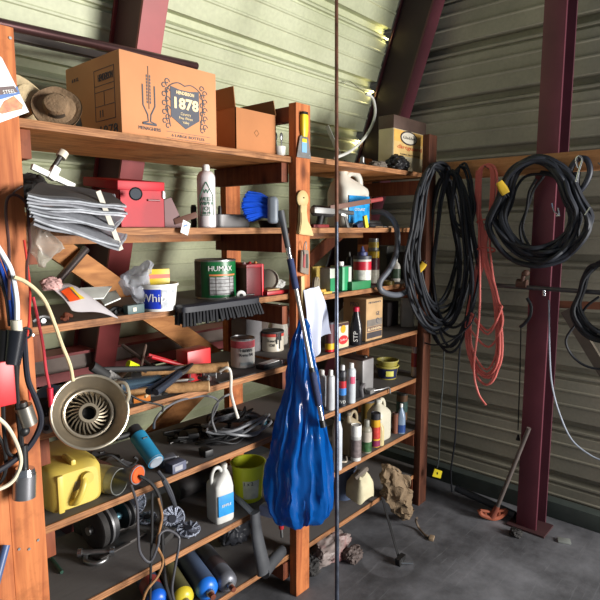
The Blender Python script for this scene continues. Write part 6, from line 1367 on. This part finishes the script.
# diagonal brace and rail behind column at right
solo(G().bar(PX(566, 310, 3.0), PX(612, 385, 3.0), .05, .03, up=(0, 1, 0)), 'diagonal_brace', mat((84, 76, 66), .6), 'brownish diagonal brace on the right wall beyond the column', 'brace')
solo(G().bar(PX(552, 304, 3.02), PX(606, 306, 3.02), .035, .03), 'wood_rail', mat((130, 82, 58), .7), 'short brown wooden rail on the wall to the right of the column', 'rail')
cord('thin_strap', 'thin dark drop cord with a weight hanging left of the column', 'cord', RP((521, 325), (520, 370), (519, 400), (518, 430), X=2.95), .003, CB2)
solo(G().lathe([(.004, .03), (.012, 0), (.001, -.004)], 12), 'cord_weight', CB2, 'small dark weight at the end of the drop cord left of the column', 'weight', PX(518, 440, 2.95))
# long handled rusty tool leaning on the column
B = PZ(492, 520, 0.0); A = PX(529, 428, 2.82)
t = thing('rusty_hoe', 'long-handled rusty tool with a fan-shaped head leaning on the column foot', 'hoe', B); d_ = A-B
G().tube([d_*.14, d_], .011, 12).build('handle', mat((110, 100, 96), .5, .3), t); G().tube([d_*.0+Vector((0, 0, .02)), d_*.16], .02, 12, r1=.013).build('socket', mat((130, 66, 48), .7), t)
rt = Vector((math.sin(YAW), -math.cos(YAW), 0)); g = G()
g.tube(spl([rt*-.07+Vector((0, 0, .055)), rt*-.055+Vector((0, 0, .03)), Vector((0, -.01, .012)), rt*.06+Vector((0, 0, .03)), rt*.075+Vector((0, 0, .06))], 5), .012, 8); g.tube([rt*-.065+Vector((0, 0, .055)), Vector((0, 0, .045)), rt*.07+Vector((0, 0, .058))], .008, 8)
for s_ in (-.035, 0, .035): g.tube([rt*s_+Vector((0, 0, .018)), rt*s_*1.1+Vector((0, 0, .052))], .007, 6)
g.build('head', mat((150, 78, 52), .75, var=.3), t)
# dark clutter at wall foot
solo(G().cyl(PX(456, 488, 2.9), PX(515, 515, 2.9), .02), 'floor_pipe', mat((40, 46, 52), .6), 'dark pipe lying along the foot of the right wall', 'pipe')
solo(G().box(-.02, -.03, 0, .02, .03, .012, .004), 'stone_chip', mat((120, 124, 120), .8), 'pale chip on the floor to the right of the column foot', 'chip', PZ(564, 542, 0)+Vector((0, 0, .001)), .4)
rag('small dark lump on the floor left of the maroon column foot', PZ(512, 540, 0)+Vector((.05, 0, .001)), .03, .03, .02, SOOT, 61, 'floor_lump', 'lump')
# ================================================================ GROUPS
GR = dict(cable_coil='cable coils hung along the right wall', hand_tool='small hand tools piled on the fourth shelf', wire_brush='wire brush wheels on the sixth shelf',
  gas_cylinder='gas cylinders lying on the bottom shelf', folded_sunshade='folded silver sunshades in a stack', mat_panel='board edges between the sunshades', nail='nails in the posts and board',
  angle_grinder='angle grinders on the fifth shelf', hammer='hammers on the fourth shelf', power_adapter='adapters in the cable tangle', cable_tangle='cable tangles on the fifth shelf',
  screw_clamp='screw clamps beside the red box', spray_can='spray cans in the right bay', steel_beam='leaning steel frame beams', hat='hats on the top shelf', loose_lead='short leads on the fifth shelf edge',
  wood_offcut='upright wooden offcuts', old_brush='utensils in the white tub', pipe_nipple='pipe nipples in the dark dish', round_can='round cans on the shelves', bottle='bottles in the right bay',
  green_tin='green tins on the third shelf', plastic_jug='handled plastic jugs', nail_set='loose rods at the shelf edge', yellow_plug='yellow plugs on the cables', cord_wrap='cord turns round the red hank',
  wire_clip='wire clips at the large coil', paper_packet='papers on the third shelf', tool_piece='tool pieces on the third shelf', wire_coil='coils on the third shelf', black_cartridge='black pegs beside the spray bottle',
  steel_plate='steel plates on the sixth shelf', clear_bag='clear plastic bags', black_cable='black cables at the left', blue_cable='blue cables on the left post', cardboard_box='cardboard boxes on the top shelf', pliers='long pliers on the fourth shelf')
for o in bpy.data.objects:
    if o.parent is None and o.get('label'):
        b = o.name.split('.')[0]
        if b in GR and not o.get('group'): o['group'] = GR[b]
